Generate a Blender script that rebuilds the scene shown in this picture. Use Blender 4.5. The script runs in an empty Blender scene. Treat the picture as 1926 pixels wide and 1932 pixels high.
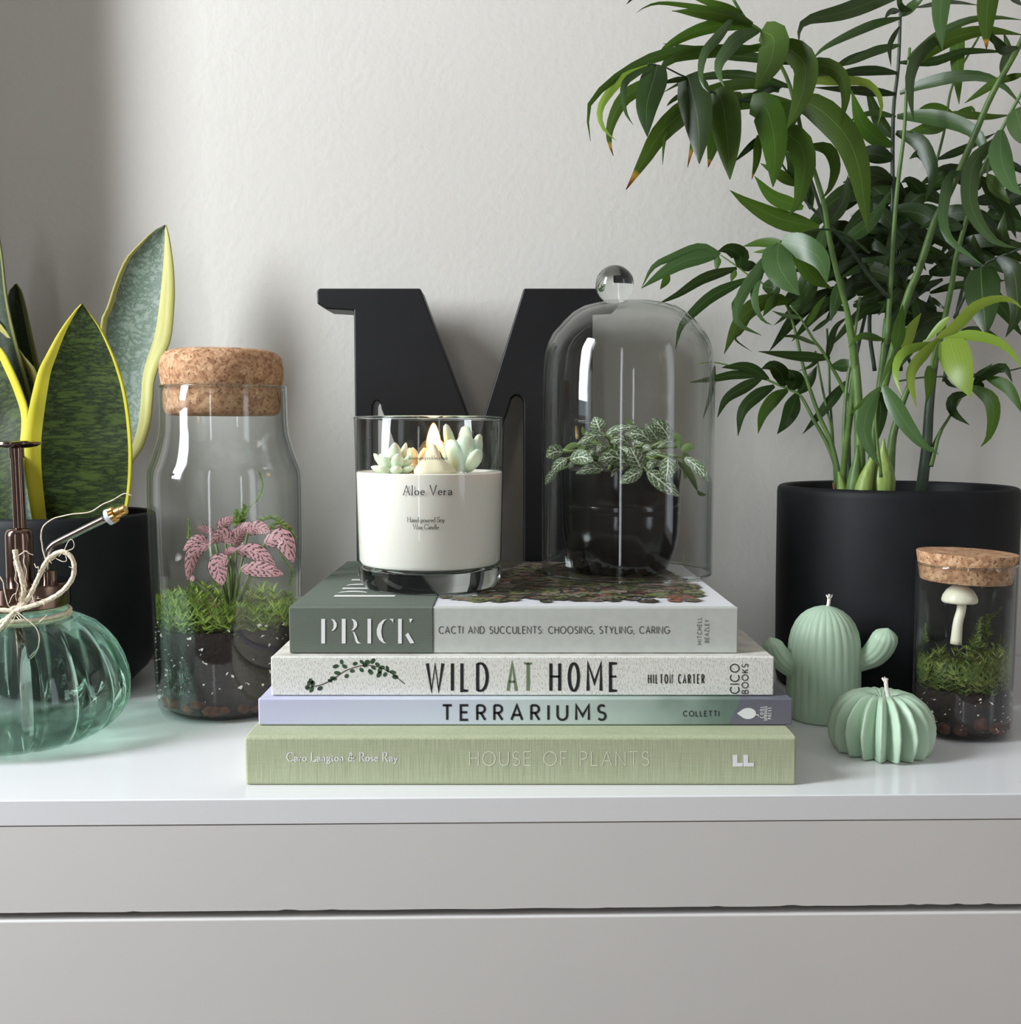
import bpy, bmesh, math, random
from mathutils import Vector, Matrix, noise

random.seed(11)
sc = bpy.context.scene
COL = sc.collection
sin, cos, pi, rad = math.sin, math.cos, math.pi, math.radians
V = Vector

# ---------------------------------------------------------------- camera
F = 1950.0; CX, CY = 963.0, 966.0; H = 0.1734
TH = math.atan(149 / F); CT, ST = cos(TH), sin(TH)
cd = bpy.data.cameras.new('camera'); cam = bpy.data.objects.new('camera', cd); COL.objects.link(cam)
cd.sensor_fit = 'HORIZONTAL'; cd.sensor_width = 36.0; cd.lens = 36.0 * F / 1926.0
cd.clip_start = 0.01; cd.clip_end = 50
cam.location = (0, 0, H); cam.rotation_euler = (pi / 2 - TH, 0, 0)
sc.camera = cam
CAM = V((0, 0, H))

def ray(px, py):
    u = (px - CX) / F; v = (CY - py) / F
    return V((u, CT + v * ST, -ST + v * CT))
def P(px, py, D):                      # photo pixel + distance from the camera plane -> point of the room
    r = ray(px, py); return CAM + r * (D / r.y)
def G(px, py, z=0.0):                  # photo pixel on the level z -> point of the room
    r = ray(px, py); return CAM + r * ((z - H) / r.z)
def ppm(D, z=0.08):                    # pixels per metre there
    return F / (D * CT + (H - z) * ST)

# ---------------------------------------------------------------- world, lights, exposure
def lin(c):
    return tuple(((x / 255) / 12.92 if x / 255 <= 0.04045 else ((x / 255 + 0.055) / 1.055) ** 2.4) for x in c[:3])
PHI = rad(1.1); Y0 = 0.5
def W(x, y, z):                        # dresser / wall frame, turned a little against the camera
    return V((x * cos(PHI) - (y - Y0) * sin(PHI), Y0 + x * sin(PHI) + (y - Y0) * cos(PHI), z))
wd = bpy.data.worlds.new('daylight'); sc.world = wd; wd.use_nodes = True
bg = wd.node_tree.nodes['Background']; bg.inputs[0].default_value = (0.80, 0.90, 1.0, 1); bg.inputs[1].default_value = 3.0
def area(name, loc, target, sx, sy, watts, color):
    l = bpy.data.lights.new(name, 'AREA'); l.shape = 'RECTANGLE'; l.size = sx; l.size_y = sy; l.energy = watts; l.color = color
    o = bpy.data.objects.new(name, l); COL.objects.link(o); o.location = loc
    o.rotation_euler = (V(target) - V(loc)).to_track_quat('-Z', 'Y').to_euler()
    o['kind'] = 'helper'
    return o
WX = -1.10                              # the left wall and its window
area('window_daylight', W(WX - 0.03, 0.12, 0.70), W(0.5, 0.45, 0.25), 0.32, 0.90, 30.0, (0.90, 0.95, 1.0))
area('curtain_gap_daylight', W(-0.62, -1.78, 0.55), W(-0.62, 0.5, 0.55), 0.10, 1.6, 2.6, (0.95, 0.97, 1.0))
area('side_window_daylight', W(1.63, -0.75, 0.6), W(0, -0.75, 0.6), 0.5, 1.4, 1.5, (1.0, 0.96, 0.92))
vs = sc.view_settings
sc.display_settings.display_device = 'sRGB'
vs.view_transform = 'Standard'; vs.look = 'None'; vs.gamma = 1.0; vs.use_curve_mapping = False
vs.exposure = 0.10
sc.cycles.use_denoising = True
sc.cycles.max_bounces = 14; sc.cycles.transmission_bounces = 12; sc.cycles.transparent_max_bounces = 24
sc.cycles.diffuse_bounces = 4; sc.cycles.glossy_bounces = 5
sc.cycles.sample_clamp_indirect = 6.0
sc.cycles.blur_glossy = 0.3

# ---------------------------------------------------------------- materials
def mat(name, color=(200, 200, 200), rough=0.6, metal=0.0, spec=0.5, **kw):
    m = bpy.data.materials.new(name); m.use_nodes = True
    b = m.node_tree.nodes['Principled BSDF']
    b.inputs['Base Color'].default_value = (*lin(color), 1); b.inputs['Roughness'].default_value = rough
    b.inputs['Metallic'].default_value = metal; b.inputs['Specular IOR Level'].default_value = spec
    for k, v in kw.items():
        b.inputs[k.replace('_', ' ')].default_value = v
    return m
class N:                                # small node helper
    def __init__(s, m): s.m = m; s.t = m.node_tree; s.b = s.t.nodes.get('Principled BSDF'); s.out = s.t.nodes['Material Output']
    def n(s, typ, **kw):
        x = s.t.nodes.new(typ)
        for k, v in kw.items():
            if k.startswith('i_'):
                key = k[2:]; key = int(key) if key.isdigit() else key.replace('_', ' ')
                if hasattr(v, 'is_output') or hasattr(v, 'links'): s.t.links.new(v, x.inputs[key])
                else: x.inputs[key].default_value = v
            else: setattr(x, k, v)
        return x
    def math(s, op, a, b=0.0, c=0.0):
        x = s.t.nodes.new('ShaderNodeMath'); x.operation = op
        for i, v in enumerate((a, b, c)):
            if hasattr(v, 'links'): s.t.links.new(v, x.inputs[i])
            else: x.inputs[i].default_value = v
        return x.outputs[0]
    def mix(s, f, a, b):
        x = s.t.nodes.new('ShaderNodeMix'); x.data_type = 'RGBA'
        for i, v in ((0, f), (6, a), (7, b)):
            if hasattr(v, 'links'): s.t.links.new(v, x.inputs[i])
            elif i == 0: x.inputs[0].default_value = v
            else: x.inputs[i].default_value = (*lin(v), 1)
        return x.outputs[2]
    def ramp(s, f, stops, interp='LINEAR'):
        x = s.t.nodes.new('ShaderNodeValToRGB'); s.t.links.new(f, x.inputs[0]); r = x.color_ramp; r.interpolation = interp
        while len(r.elements) < len(stops): r.elements.new(0.5)
        for e, (p, c) in zip(r.elements, stops):
            e.position = p; e.color = (*lin(c), 1) if isinstance(c, tuple) else (c, c, c, 1)
        return x.outputs[0]
    def link(s, a, b): s.t.links.new(a, b)
    def bump(s, h, strength=0.3, dist=0.001):
        x = s.n('ShaderNodeBump', i_Strength=strength, i_Distance=dist, i_Height=h); s.link(x.outputs[0], s.b.inputs['Normal'])
    def obj(s): return s.n('ShaderNodeTexCoord').outputs['Object']
    def uv(s):
        x = s.n('ShaderNodeSeparateXYZ', i_0=s.n('ShaderNodeTexCoord').outputs['UV']); return x.outputs[0], x.outputs[1]
    def noise(s, vec, scale, detail=3.0, rough=0.5):
        return s.n('ShaderNodeTexNoise', i_Vector=vec, i_Scale=scale, i_Detail=detail, i_Roughness=rough).outputs[0]

def noisy(name, c1, c2, scale, rough=0.7, bump=0.0, dist=0.001, detail=4.0, spec=0.4, lo=0.35, hi=0.65, stretch=None, **kw):
    m = mat(name, c1, rough, spec=spec, **kw); k = N(m); o = k.obj()
    if stretch: o = k.n('ShaderNodeMapping', i_Vector=o, i_Scale=stretch).outputs[0]
    f = k.noise(o, scale, detail)
    k.link(k.ramp(f, [(lo, c1), (hi, c2)]), k.b.inputs['Base Color'])
    if bump: k.bump(f, bump, dist)
    return m

def thin_glass(name, tint=(250, 252, 251), edge=(150, 160, 156), f0=0.045):
    m = bpy.data.materials.new(name); m.use_nodes = True; k = N(m); k.t.nodes.remove(k.b)
    fc = k.n('ShaderNodeLayerWeight', i_Blend=0.5).outputs['Facing']
    tr = k.n('ShaderNodeBsdfTransparent', i_0=k.mix(k.math('POWER', fc, 5.0), tint, edge))
    gl = k.n('ShaderNodeBsdfGlossy', i_Roughness=0.0); gl.inputs[0].default_value = (1, 1, 1, 1)
    fr = k.math('MULTIPLY_ADD', k.math('POWER', fc, 4.5), 0.85, f0)
    mx = k.n('ShaderNodeMixShader', i_0=fr); k.link(tr.outputs[0], mx.inputs[1]); k.link(gl.outputs[0], mx.inputs[2])
    k.link(mx.outputs[0], k.out.inputs[0])
    return m
def solid_glass(name, color=(250, 252, 251), ior=1.45, absorb=None, dens=0.0):
    m = bpy.data.materials.new(name); m.use_nodes = True; k = N(m); k.t.nodes.remove(k.b)
    g = k.n('ShaderNodeBsdfGlass', i_Roughness=0.0, i_IOR=ior); g.inputs[0].default_value = (*lin(color), 1)
    k.link(g.outputs[0], k.out.inputs[0])
    if absorb:
        va = k.n('ShaderNodeVolumeAbsorption', i_Density=dens); va.inputs[0].default_value = (*lin(absorb), 1)
        k.link(va.outputs[0], k.out.inputs['Volume'])
    return m

def leafmat(name, c1, c2, trans=0.35, rough=0.42, tip=None, spec=0.35):
    """strap leaf: fine lengthwise veins, optional dry tip"""
    m = mat(name, c1, rough, spec=spec); k = N(m); u, v = k.uv()
    w = k.math('SINE', k.math('MULTIPLY', u, 60.0))
    ob = k.n('ShaderNodeObjectInfo').outputs['Random']
    c = k.mix(k.math('MULTIPLY_ADD', w, 0.10, 0.35), c1, c2)
    hs = k.n('ShaderNodeHueSaturation', i_Color=c, i_Value=k.math('MULTIPLY_ADD', ob, 0.45, 0.78), i_Hue=k.math('MULTIPLY_ADD', ob, 0.02, 0.49)).outputs[0]
    mid = k.math('LESS_THAN', k.math('ABSOLUTE', k.math('SUBTRACT', u, 0.5)), 0.018)
    c = k.mix(k.math('MULTIPLY', mid, 0.45), (0, 0, 0), (150, 175, 110)); 
    cc = k.n('ShaderNodeMix', data_type='RGBA', i_0=k.math('MULTIPLY', mid, 0.16)); k.link(hs, cc.inputs[6]); cc.inputs[7].default_value = (*lin((150, 178, 110)), 1); c = cc.outputs[2]
    if tip:
        tr = k.ramp(v, [(0.0, (0, 0, 0)), (0.86, (0, 0, 0)), (0.90, (255, 255, 255))])
        col = k.ramp(v, [(0.88, (190, 150, 60)), (0.95, (120, 70, 30)), (1.0, (40, 22, 14))])
        c2n = k.n('ShaderNodeMix', data_type='RGBA', i_0=tr); k.link(c, c2n.inputs[6]); k.link(col, c2n.inputs[7]); c = c2n.outputs[2]
    k.link(c, k.b.inputs['Base Color'])
    tl = k.n('ShaderNodeBsdfTranslucent'); k.link(c, tl.inputs[0])
    mx = k.n('ShaderNodeMixShader', i_0=trans); k.link(k.b.outputs[0], mx.inputs[1]); k.link(tl.outputs[0], mx.inputs[2]); k.link(mx.outputs[0], k.out.inputs[0])
    return m
def veinmat(name, green, vein, count=6.0, width=0.16, slope=1.7, margin=None, trans=0.25):
    """nerve plant leaf: midrib and forking side veins over the blade"""
    m = mat(name, green, 0.45); k = N(m); u, v = k.uv()
    x = k.math('ABSOLUTE', k.math('MULTIPLY_ADD', u, 2.0, -1.0))
    tc = k.n('ShaderNodeTexCoord').outputs['UV']
    wob = k.math('MULTIPLY_ADD', k.noise(tc, 7.0, 2.0), 0.5, -0.25)
    p = k.math('FRACT', k.math('MULTIPLY', k.math('SUBTRACT', k.math('MULTIPLY_ADD', wob, 0.42, v), k.math('MULTIPLY', x, slope / count * 1.0)), count))
    d = k.math('ABSOLUTE', k.math('SUBTRACT', p, 0.5))
    p2 = k.math('FRACT', k.math('MULTIPLY_ADD', k.math('ADD', v, k.math('MULTIPLY', x, 0.28)), count * 1.1, k.math('MULTIPLY', wob, 1.6)))
    d2 = k.math('ABSOLUTE', k.math('SUBTRACT', p2, 0.5))
    side = k.math('LESS_THAN', d, k.math('MULTIPLY_ADD', x, -0.05, width))
    cross = k.math('MULTIPLY', k.math('LESS_THAN', d2, width * 0.5), k.math('GREATER_THAN', x, 0.35))
    rib = k.math('LESS_THAN', x, 0.075)
    f = k.math('MAXIMUM', k.math('MAXIMUM', side, rib), k.math('MULTIPLY', cross, 0.7))
    f = k.math('MULTIPLY', f, k.math('LESS_THAN', x, 0.93))
    c = k.mix(f, green, vein); k.link(c, k.b.inputs['Base Color'])
    k.bump(k.math('SUBTRACT', 1.0, f), 0.5, 0.0006)
    tl = k.n('ShaderNodeBsdfTranslucent'); k.link(c, tl.inputs[0])
    mx = k.n('ShaderNodeMixShader', i_0=trans); k.link(k.b.outputs[0], mx.inputs[1]); k.link(tl.outputs[0], mx.inputs[2]); k.link(mx.outputs[0], k.out.inputs[0])
    return m

M = {}
M['wall'] = noisy('painted wall', (206, 202, 195), (210, 206, 199), 3.0, 0.75, spec=0.25)
k = N(M['wall']); k.bump(k.noise(k.obj(), 190.0, 3.0), 0.22, 0.0015)
M['wall_room'] = noisy('taupe room paint', (168, 160, 152), (172, 164, 156), 3.0, 0.8, spec=0.2)
M['white'] = mat('white paint', (225, 224, 222), 0.5)
M['floor'] = noisy('oak floor', (150, 120, 90), (120, 92, 66), 6.0, 0.5, stretch=(1, 9, 1))
M['lacquer'] = noisy('white lacquer top', (226, 226, 226), (222, 222, 223), 4.0, 0.16, spec=0.5)
M['front'] = noisy('white drawer paint', (214, 211, 207), (209, 207, 204), 5.0, 0.42, spec=0.4)
M['dark'] = mat('cavity shade colour', (38, 34, 32), 0.9)  # near-black colour standing in for the shade behind the drawers
M['matte_black'] = noisy('matte black ceramic', (16, 17, 20), (20, 21, 24), 60.0, 0.6, spec=0.25)
M['letter_black'] = noisy('black painted wood', (13, 13, 15), (17, 17, 19), 30.0, 0.45, spec=0.35)
M['gloss_black'] = mat('glazed black ceramic', (14, 15, 17), 0.16, spec=0.5)
M['soil'] = noisy('potting soil', (48, 36, 30), (22, 17, 15), 260.0, 0.95, 1.0, 0.002)
M['glass'] = thin_glass('clear thin glass', (251, 252, 252), (196, 204, 200), .024)
M['glass_dome'] = thin_glass('clear dome glass', (252, 253, 252), (200, 207, 204), 0.030)
M['glass_in'] = thin_glass('clear glass inner face', (254, 254, 254), (225, 230, 228), 0.010)
M['glass_solid'] = solid_glass('clear thick glass')
M['mint_glass'] = m = thin_glass('mint glass', (234, 252, 243), (140, 228, 186), .035); k = N(m)
gg = k.n('ShaderNodeBsdfGlass', i_Roughness=0.0, i_IOR=1.36); gg.inputs[0].default_value = (*lin((233, 251, 242)), 1)
ms = k.n('ShaderNodeMixShader', i_0=.55); k.link(k.out.inputs[0].links[0].from_socket, ms.inputs[1]); k.link(gg.outputs[0], ms.inputs[2]); k.link(ms.outputs[0], k.out.inputs[0])
m = M['cork'] = mat('cork', (190, 148, 112), 0.9, spec=0.15); k = N(m); o = k.obj()
vo = k.n('ShaderNodeTexVoronoi', i_Vector=o, i_Scale=520.0); vo2 = k.n('ShaderNodeTexVoronoi', i_Vector=o, i_Scale=230.0)
gx = k.math('MULTIPLY_ADD', k.n('ShaderNodeSeparateColor', i_0=vo.outputs['Color']).outputs[0], .5, k.math('MULTIPLY', k.n('ShaderNodeSeparateColor', i_0=vo2.outputs['Color']).outputs[1], .5))
cc_ = k.ramp(gx, [(.12, (150, 110, 82)), (.45, (184, 142, 108)), (.9, (208, 172, 136))])
pit = k.ramp(k.noise(o, 620.0, 4.0), [(.33, 1.0), (.40, 0.0)])
mx = k.n('ShaderNodeMix', data_type='RGBA', i_0=k.math('MULTIPLY', pit, .75)); k.link(cc_, mx.inputs[6]); mx.inputs[7].default_value = (*lin((92, 58, 40)), 1)
k.link(mx.outputs[2], k.b.inputs['Base Color']); k.bump(k.math('SUBTRACT', gx, k.math('MULTIPLY', pit, 1.5)), .5, .0012)
M['bronze'] = mat('dark bronze metal', (118, 98, 90), 0.16, 1.0)
M['steel'] = mat('polished nozzle metal', (150, 142, 138), 0.14, 1.0)
M['brass'] = mat('brass', (205, 165, 95), 0.25, 1.0)
M['pale_plastic'] = mat('pale grey plastic', (205, 210, 218), 0.35)
M['twine'] = noisy('jute twine', (238, 227, 206), (208, 192, 166), 900.0, 0.9, 0.8, 0.0006, spec=0.1)
M['wax_white'] = mat('cream soy wax', (238, 234, 222), 0.5, spec=0.35, Subsurface_Weight=0.25, Subsurface_Scale=0.006)
M['wax_mint'] = mat('mint wax', (178, 203, 178), 0.42, spec=0.4, Subsurface_Weight=0.2, Subsurface_Scale=0.004)
M['wax_green'] = mat('pale green wax', (222, 234, 206), 0.45, spec=0.4, Subsurface_Weight=0.35, Subsurface_Scale=0.005)
M['wax_ivory'] = mat('ivory wax', (240, 228, 196), 0.45, spec=0.4, Subsurface_Weight=0.35, Subsurface_Scale=0.005)
M['wick'] = mat('cotton wick', (232, 226, 216), 0.9)
M['burnt'] = mat('burnt wick', (25, 20, 18), 0.9)
M['mushroom'] = mat('cream ceramic mushroom', (232, 226, 200), 0.35)
M['ink_black'] = mat('black ink', (22, 22, 24), 0.6)
M['ink_grey'] = mat('dark grey ink', (66, 68, 68), 0.6)
M['ink_green'] = mat('green ink', (108, 122, 90), 0.6)
M['ink_white'] = mat('white ink', (228, 228, 222), 0.55)
M['ink_silver'] = mat('silver foil', (228, 228, 226), 0.4)
M['ink_cream'] = mat('cream foil', (222, 222, 200), 0.5)
M['pages'] = noisy('paper pages', (226, 220, 206), (206, 198, 182), 300.0, 0.9, 0.3, 0.0005, stretch=(0.02, 0.02, 6))
# ---------------------------------------------------------------- mesh helpers
INV = {}
def empty(name, loc, label=None, cat=None, group=None, rz=0.0):
    o = bpy.data.objects.new(name, None); COL.objects.link(o); o.location = loc; o.rotation_euler = (0, 0, rz)
    o.empty_display_size = 0.02
    INV[o] = (Matrix.Translation(loc) @ Matrix.Rotation(rz, 4, 'Z')).inverted()
    return tag(o, label, cat, group)
def tag(o, label=None, cat=None, group=None, kind=None):
    if label: o['label'] = label
    if cat: o['category'] = cat
    if group: o['group'] = group
    if kind: o['kind'] = kind
    return o
def mesh(name, vs, fs, mats, parent=None, smooth=True, uv=None, mi=None, local=False, kind=None, sharp=None):
    me = bpy.data.meshes.new(name)
    inv = INV.get(parent)
    if inv is not None and not local: vs = [inv @ V(v) for v in vs]
    me.from_pydata([tuple(v) for v in vs], [], fs)
    for m in (mats if isinstance(mats, (list, tuple)) else [mats]): me.materials.append(M[m] if isinstance(m, str) else m)
    if mi: me.polygons.foreach_set('material_index', mi)
    if uv:
        l = me.uv_layers.new(name='UVMap')
        for lp in me.loops: l.data[lp.index].uv = uv[lp.vertex_index]
    if smooth: me.polygons.foreach_set('use_smooth', [True] * len(me.polygons))
    me.update()
    if sharp is not None and smooth: me.set_sharp_from_angle(angle=rad(sharp))
    o = bpy.data.objects.new(name, me); COL.objects.link(o)
    if parent is not None:
        o.parent = parent; INV[o] = inv
    if kind: o['kind'] = kind
    return o
class B:                                # collects shapes for one mesh
    def __init__(s): s.v = []; s.f = []; s.mi = []; s.uv = []
    def add(s, vs, fs, mi=0, uv=None):
        n = len(s.v); s.v += [V(v) for v in vs]; s.f += [tuple(i + n for i in f) for f in fs]; s.mi += [mi] * len(fs)
        s.uv += uv if uv else [(0.5, 0.5)] * len(vs)
    def box(s, x0, x1, y0, y1, z0, z1, mi=0, tf=None):
        vs = [V((x, y, z)) for z in (z0, z1) for y in (y0, y1) for x in (x0, x1)]
        if tf: vs = [tf(*v) for v in vs]
        s.add(vs, [(0, 2, 3, 1), (4, 5, 7, 6), (0, 1, 5, 4), (2, 6, 7, 3), (0, 4, 6, 2), (1, 3, 7, 5)], mi)
    def build(s, name, mats, parent=None, smooth=True, local=False, kind=None, sharp=None, bevel=0.0, seg=2):
        o = mesh(name, s.v, s.f, mats, parent, smooth, s.uv, s.mi, local, kind, sharp)
        if bevel:
            m = o.modifiers.new('bevel', 'BEVEL'); m.width = bevel; m.segments = seg; m.limit_method = 'ANGLE'; m.angle_limit = rad(40)
            o.data.polygons.foreach_set('use_smooth', [True] * len(o.data.polygons))
            if hasattr(m, 'harden_normals'): m.harden_normals = True
        return o
def lathe(prof, n=64, c=(0, 0, 0), rf=None, tf=None):
    """prof [(r,z)] from one pole or rim to the other; rf(r,z,a,i)->r"""
    vs, fs = [], []; rows = []
    for i, (r, z) in enumerate(prof):
        if r < 1e-6: rows.append([len(vs)]); vs.append(V((c[0], c[1], c[2] + z)))
        else:
            row = []
            for j in range(n):
                a = 2 * pi * j / n; rr = rf(r, z, a, i) if rf else r
                row.append(len(vs)); vs.append(V((c[0] + rr * cos(a), c[1] + rr * sin(a), c[2] + z)))
            rows.append(row)
    for a, b in zip(rows, rows[1:]):
        for j in range(n):
            q = (j + 1) % n
            if len(a) == 1: fs.append((a[0], b[q], b[j]))
            elif len(b) == 1: fs.append((a[j], a[q], b[0]))
            else: fs.append((a[j], a[q], b[q], b[j]))
    # profiles run from the bottom middle out and up: faces point outwards
    if tf: vs = [tf(v) for v in vs]
    return vs, fs
def spline(pts, n):
    """Catmull-Rom through pts (tuples of any length), n samples"""
    p = [tuple(q) for q in pts]
    if len(p) == 2: return [tuple(a + (b - a) * i / (n - 1) for a, b in zip(*p)) for i in range(n)]
    p = [tuple(2 * a - b for a, b in zip(p[0], p[1]))] + p + [tuple(2 * a - b for a, b in zip(p[-1], p[-2]))]
    seg = len(p) - 3
    ln = [max(1e-9, math.dist(p[i + 1][:2], p[i + 2][:2])) for i in range(seg)]; tot = sum(ln); out = []
    for i in range(n):
        s = tot * i / (n - 1); j = 0
        while j < seg - 1 and s > ln[j]: s -= ln[j]; j += 1
        t = min(1.0, s / ln[j]); a, b, c, d = p[j:j + 4]
        out.append(tuple(0.5 * (2 * q + (r - o) * t + (2 * o - 5 * q + 4 * r - e) * t * t + (3 * q - o - 3 * r + e) * t ** 3) for o, q, r, e in zip(a, b, c, d)))
    return out
def steps(rs, n):
    out = []
    for i in range(n):
        t = i / (n - 1) * (len(rs) - 1); j = min(int(t), len(rs) - 2); out.append(rs[j] + (rs[j + 1] - rs[j]) * (t - j))
    return out
def tube(pts, radii, n=10, bld=None, mi=0, cap=True):
    pts = [V(p) for p in pts]
    if not isinstance(radii, (list, tuple)): radii = [radii] * len(pts)
    vs, fs = [], []; prev = None
    for i, p in enumerate(pts):
        t = (pts[min(i + 1, len(pts) - 1)] - pts[max(i - 1, 0)]).normalized()
        if prev is None: a = t.orthogonal().normalized()
        else: a = (prev - t * prev.dot(t)).normalized()
        prev = a; b = t.cross(a)
        for j in range(n):
            g = 2 * pi * j / n; vs.append(p + (a * cos(g) + b * sin(g)) * radii[i])
    for i in range(len(pts) - 1):
        for j in range(n):
            q = (j + 1) % n; fs.append((i * n + j, i * n + q, (i + 1) * n + q, (i + 1) * n + j))
    if cap:
        fs.append(tuple(range(n - 1, -1, -1))); fs.append(tuple((len(pts) - 1) * n + j for j in range(n)))
    if bld is not None: bld.add(vs, fs, mi)
    return vs, fs
def vtube(pts_px, D0, D1, r0, r1, n=10, k=16):
    """tube along photo pixels between two distances, radii in metres"""
    q = spline(pts_px, k)
    ps = [P(x, y, D0 + (D1 - D0) * i / (k - 1)) for i, (x, y) in enumerate(q)]
    return tube(ps, [r0 + (r1 - r0) * i / (k - 1) for i in range(k)], n)
def lance(t):
    a = 0.32
    w = (0.28 + 0.72 * sin(pi / 2 * t / a)) if t < a else (1 - ((t - a) / (1 - a)) ** 1.7)
    return max(w, 0.03)
def strap(t):
    w = (0.62 + 0.38 * sin(pi / 2 * t / .22)) if t < .22 else (1 - ((t - .22) / .78) ** 2.1)
    return max(w, 0.03)
def oval(t): return max(0.06, sin(pi * (0.04 + 0.94 * t) ** 0.85) ** 0.75)
def blade(name, pts, D0, D1, w, parent, m, tilt=0.0, cup=0.22, prof=lance, n=12, k=3, wave=0.0, arc=0.0, bld=None, flip=False):
    """leaf along photo pixels; w = full width in pixels as seen"""
    q = spline(pts, n); vs = []; uv = []; ps = []
    for i, (x, y) in enumerate(q):
        t = i / (n - 1); ps.append(P(x, y, D0 + (D1 - D0) * t - arc * sin(pi * t)))
    for i, p in enumerate(ps):
        t = i / (n - 1)
        T = (ps[min(i + 1, n - 1)] - ps[max(i - 1, 0)]).normalized()
        vd = (p - CAM).normalized(); w0 = T.cross(vd)
        w0 = w0.normalized() if w0.length > 1e-5 else V((1, 0, 0))
        wd_ = Matrix.Rotation(tilt * (0.6 + 0.4 * t), 3, T) @ w0; nn = wd_.cross(T)
        if nn.dot(vd) > 0: nn = -nn
        hw = 0.5 * w / ppm(p.y, p.z) * prof(t) / max(0.5, abs(cos(tilt)))
        for j in range(k):
            u = -1 + 2 * j / (k - 1)
            vs.append(p + wd_ * (u * hw) + nn * ((-abs(u) if not flip else abs(u)) * cup * hw + wave * hw * sin(9 * t + 2 * u)))
            uv.append((0.5 + 0.5 * u, t))
    fs = [(i * k + j, i * k + j + 1, (i + 1) * k + j + 1, (i + 1) * k + j) for i in range(n - 1) for j in range(k - 1)]
    if bld is not None: bld.add(vs, fs, 0, uv); return None
    return mesh(name, vs, fs, m, parent, True, uv)

# ---------------------------------------------------------------- lettering: a small stroke alphabet
def arc(cx, cy, rx, ry, a0, a1, n=9):
    return [(cx + rx * cos(rad(a0 + (a1 - a0) * i / (n - 1))), cy + ry * sin(rad(a0 + (a1 - a0) * i / (n - 1)))) for i in range(n)]
SANS = {
 'A': (.74, [[(0, 0), (.37, 1), (.74, 0)], [(.12, .33), (.62, .33)]]),
 'B': (.56, [[(0, 0), (0, 1)], [(0, 1)] + arc(.27, .76, .22, .24, 90, -90) + [(0, .52)], [(0, .52)] + arc(.29, .26, .26, .26, 90, -90) + [(0, 0)]]),
 'C': (.80, [arc(.46, .5, .46, .5, 48, 312, 17)]),
 'D': (.72, [[(0, 0), (0, 1)], [(0, 1)] + arc(.24, .5, .48, .5, 90, -90, 13) + [(0, 0)]]),
 'E': (.50, [[(.5, 0), (0, 0), (0, 1), (.5, 1)], [(0, .52), (.44, .52)]]),
 'F': (.46, [[(0, 0), (0, 1), (.46, 1)], [(0, .52), (.40, .52)]]),
 'G': (.84, [arc(.47, .5, .47, .5, 45, 345, 18) + [(.93, .45), (.55, .45)]]),
 'H': (.66, [[(0, 0), (0, 1)], [(.66, 0), (.66, 1)], [(0, .52), (.66, .52)]]),
 'I': (.0, [[(0, 0), (0, 1)]]),
 'K': (.58, [[(0, 0), (0, 1)], [(.56, 1), (.02, .45)], [(.2, .6), (.58, 0)]]),
 'L': (.46, [[(0, 1), (0, 0), (.46, 0)]]),
 'M': (.86, [[(0, 0), (0, 1), (.43, .28), (.86, 1), (.86, 0)]]),
 'N': (.70, [[(0, 0), (0, 1), (.70, 0), (.70, 1)]]),
 'O': (.96, [arc(.48, .5, .48, .5, 90, 450, 25)]),
 'P': (.52, [[(0, 0), (0, 1)], [(0, 1)] + arc(.26, .73, .26, .27, 90, -90) + [(0, .46)]]),
 'R': (.55, [[(0, 0), (0, 1)], [(0, 1)] + arc(.26, .74, .26, .26, 90, -90) + [(0, .48)], [(.24, .48), (.55, 0)]]),
 'S': (.52, [arc(.27, .755, .24, .245, 40, 262, 11) + arc(.26, .255, .26, .255, 82, -145, 11)]),
 'T': (.62, [[(0, 1), (.62, 1)], [(.31, 1), (.31, 0)]]),
 'U': (.66, [[(0, 1)] + arc(.33, .33, .33, .33, 180, 360, 11) + [(.66, 1)]]),
 'W': (1.0, [[(0, 1), (.27, 0), (.5, .95), (.73, 0), (1.0, 1)]]),
 'Y': (.66, [[(0, 1), (.33, .46), (.66, 1)], [(.33, .46), (.33, 0)]]),
 'Z': (.58, [[(0, 1), (.58, 1), (0, 0), (.58, 0)]]),
 ':': (.0, [[(0, .08), (0, .0)], [(0, .55), (0, .47)]]), ',': (.08, [[(.06, .06), (0, -.14)]]), '.': (.0, [[(0, .06), (0, -.02)]]), ' ': (.34, []),
}
SLIM = {c: (w * f, [[(x * f, y) for x, y in st] for st in g]) for c, (w, g) in SANS.items() for f in [{'O': .72, 'C': .74, 'W': 1.16, 'M': 1.12, 'A': .84, 'T': .9, 'N': .84}.get(c, 1.0)]}
sf = lambda x, y, w=.11: [(x - w, y), (x + w, y)]
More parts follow.
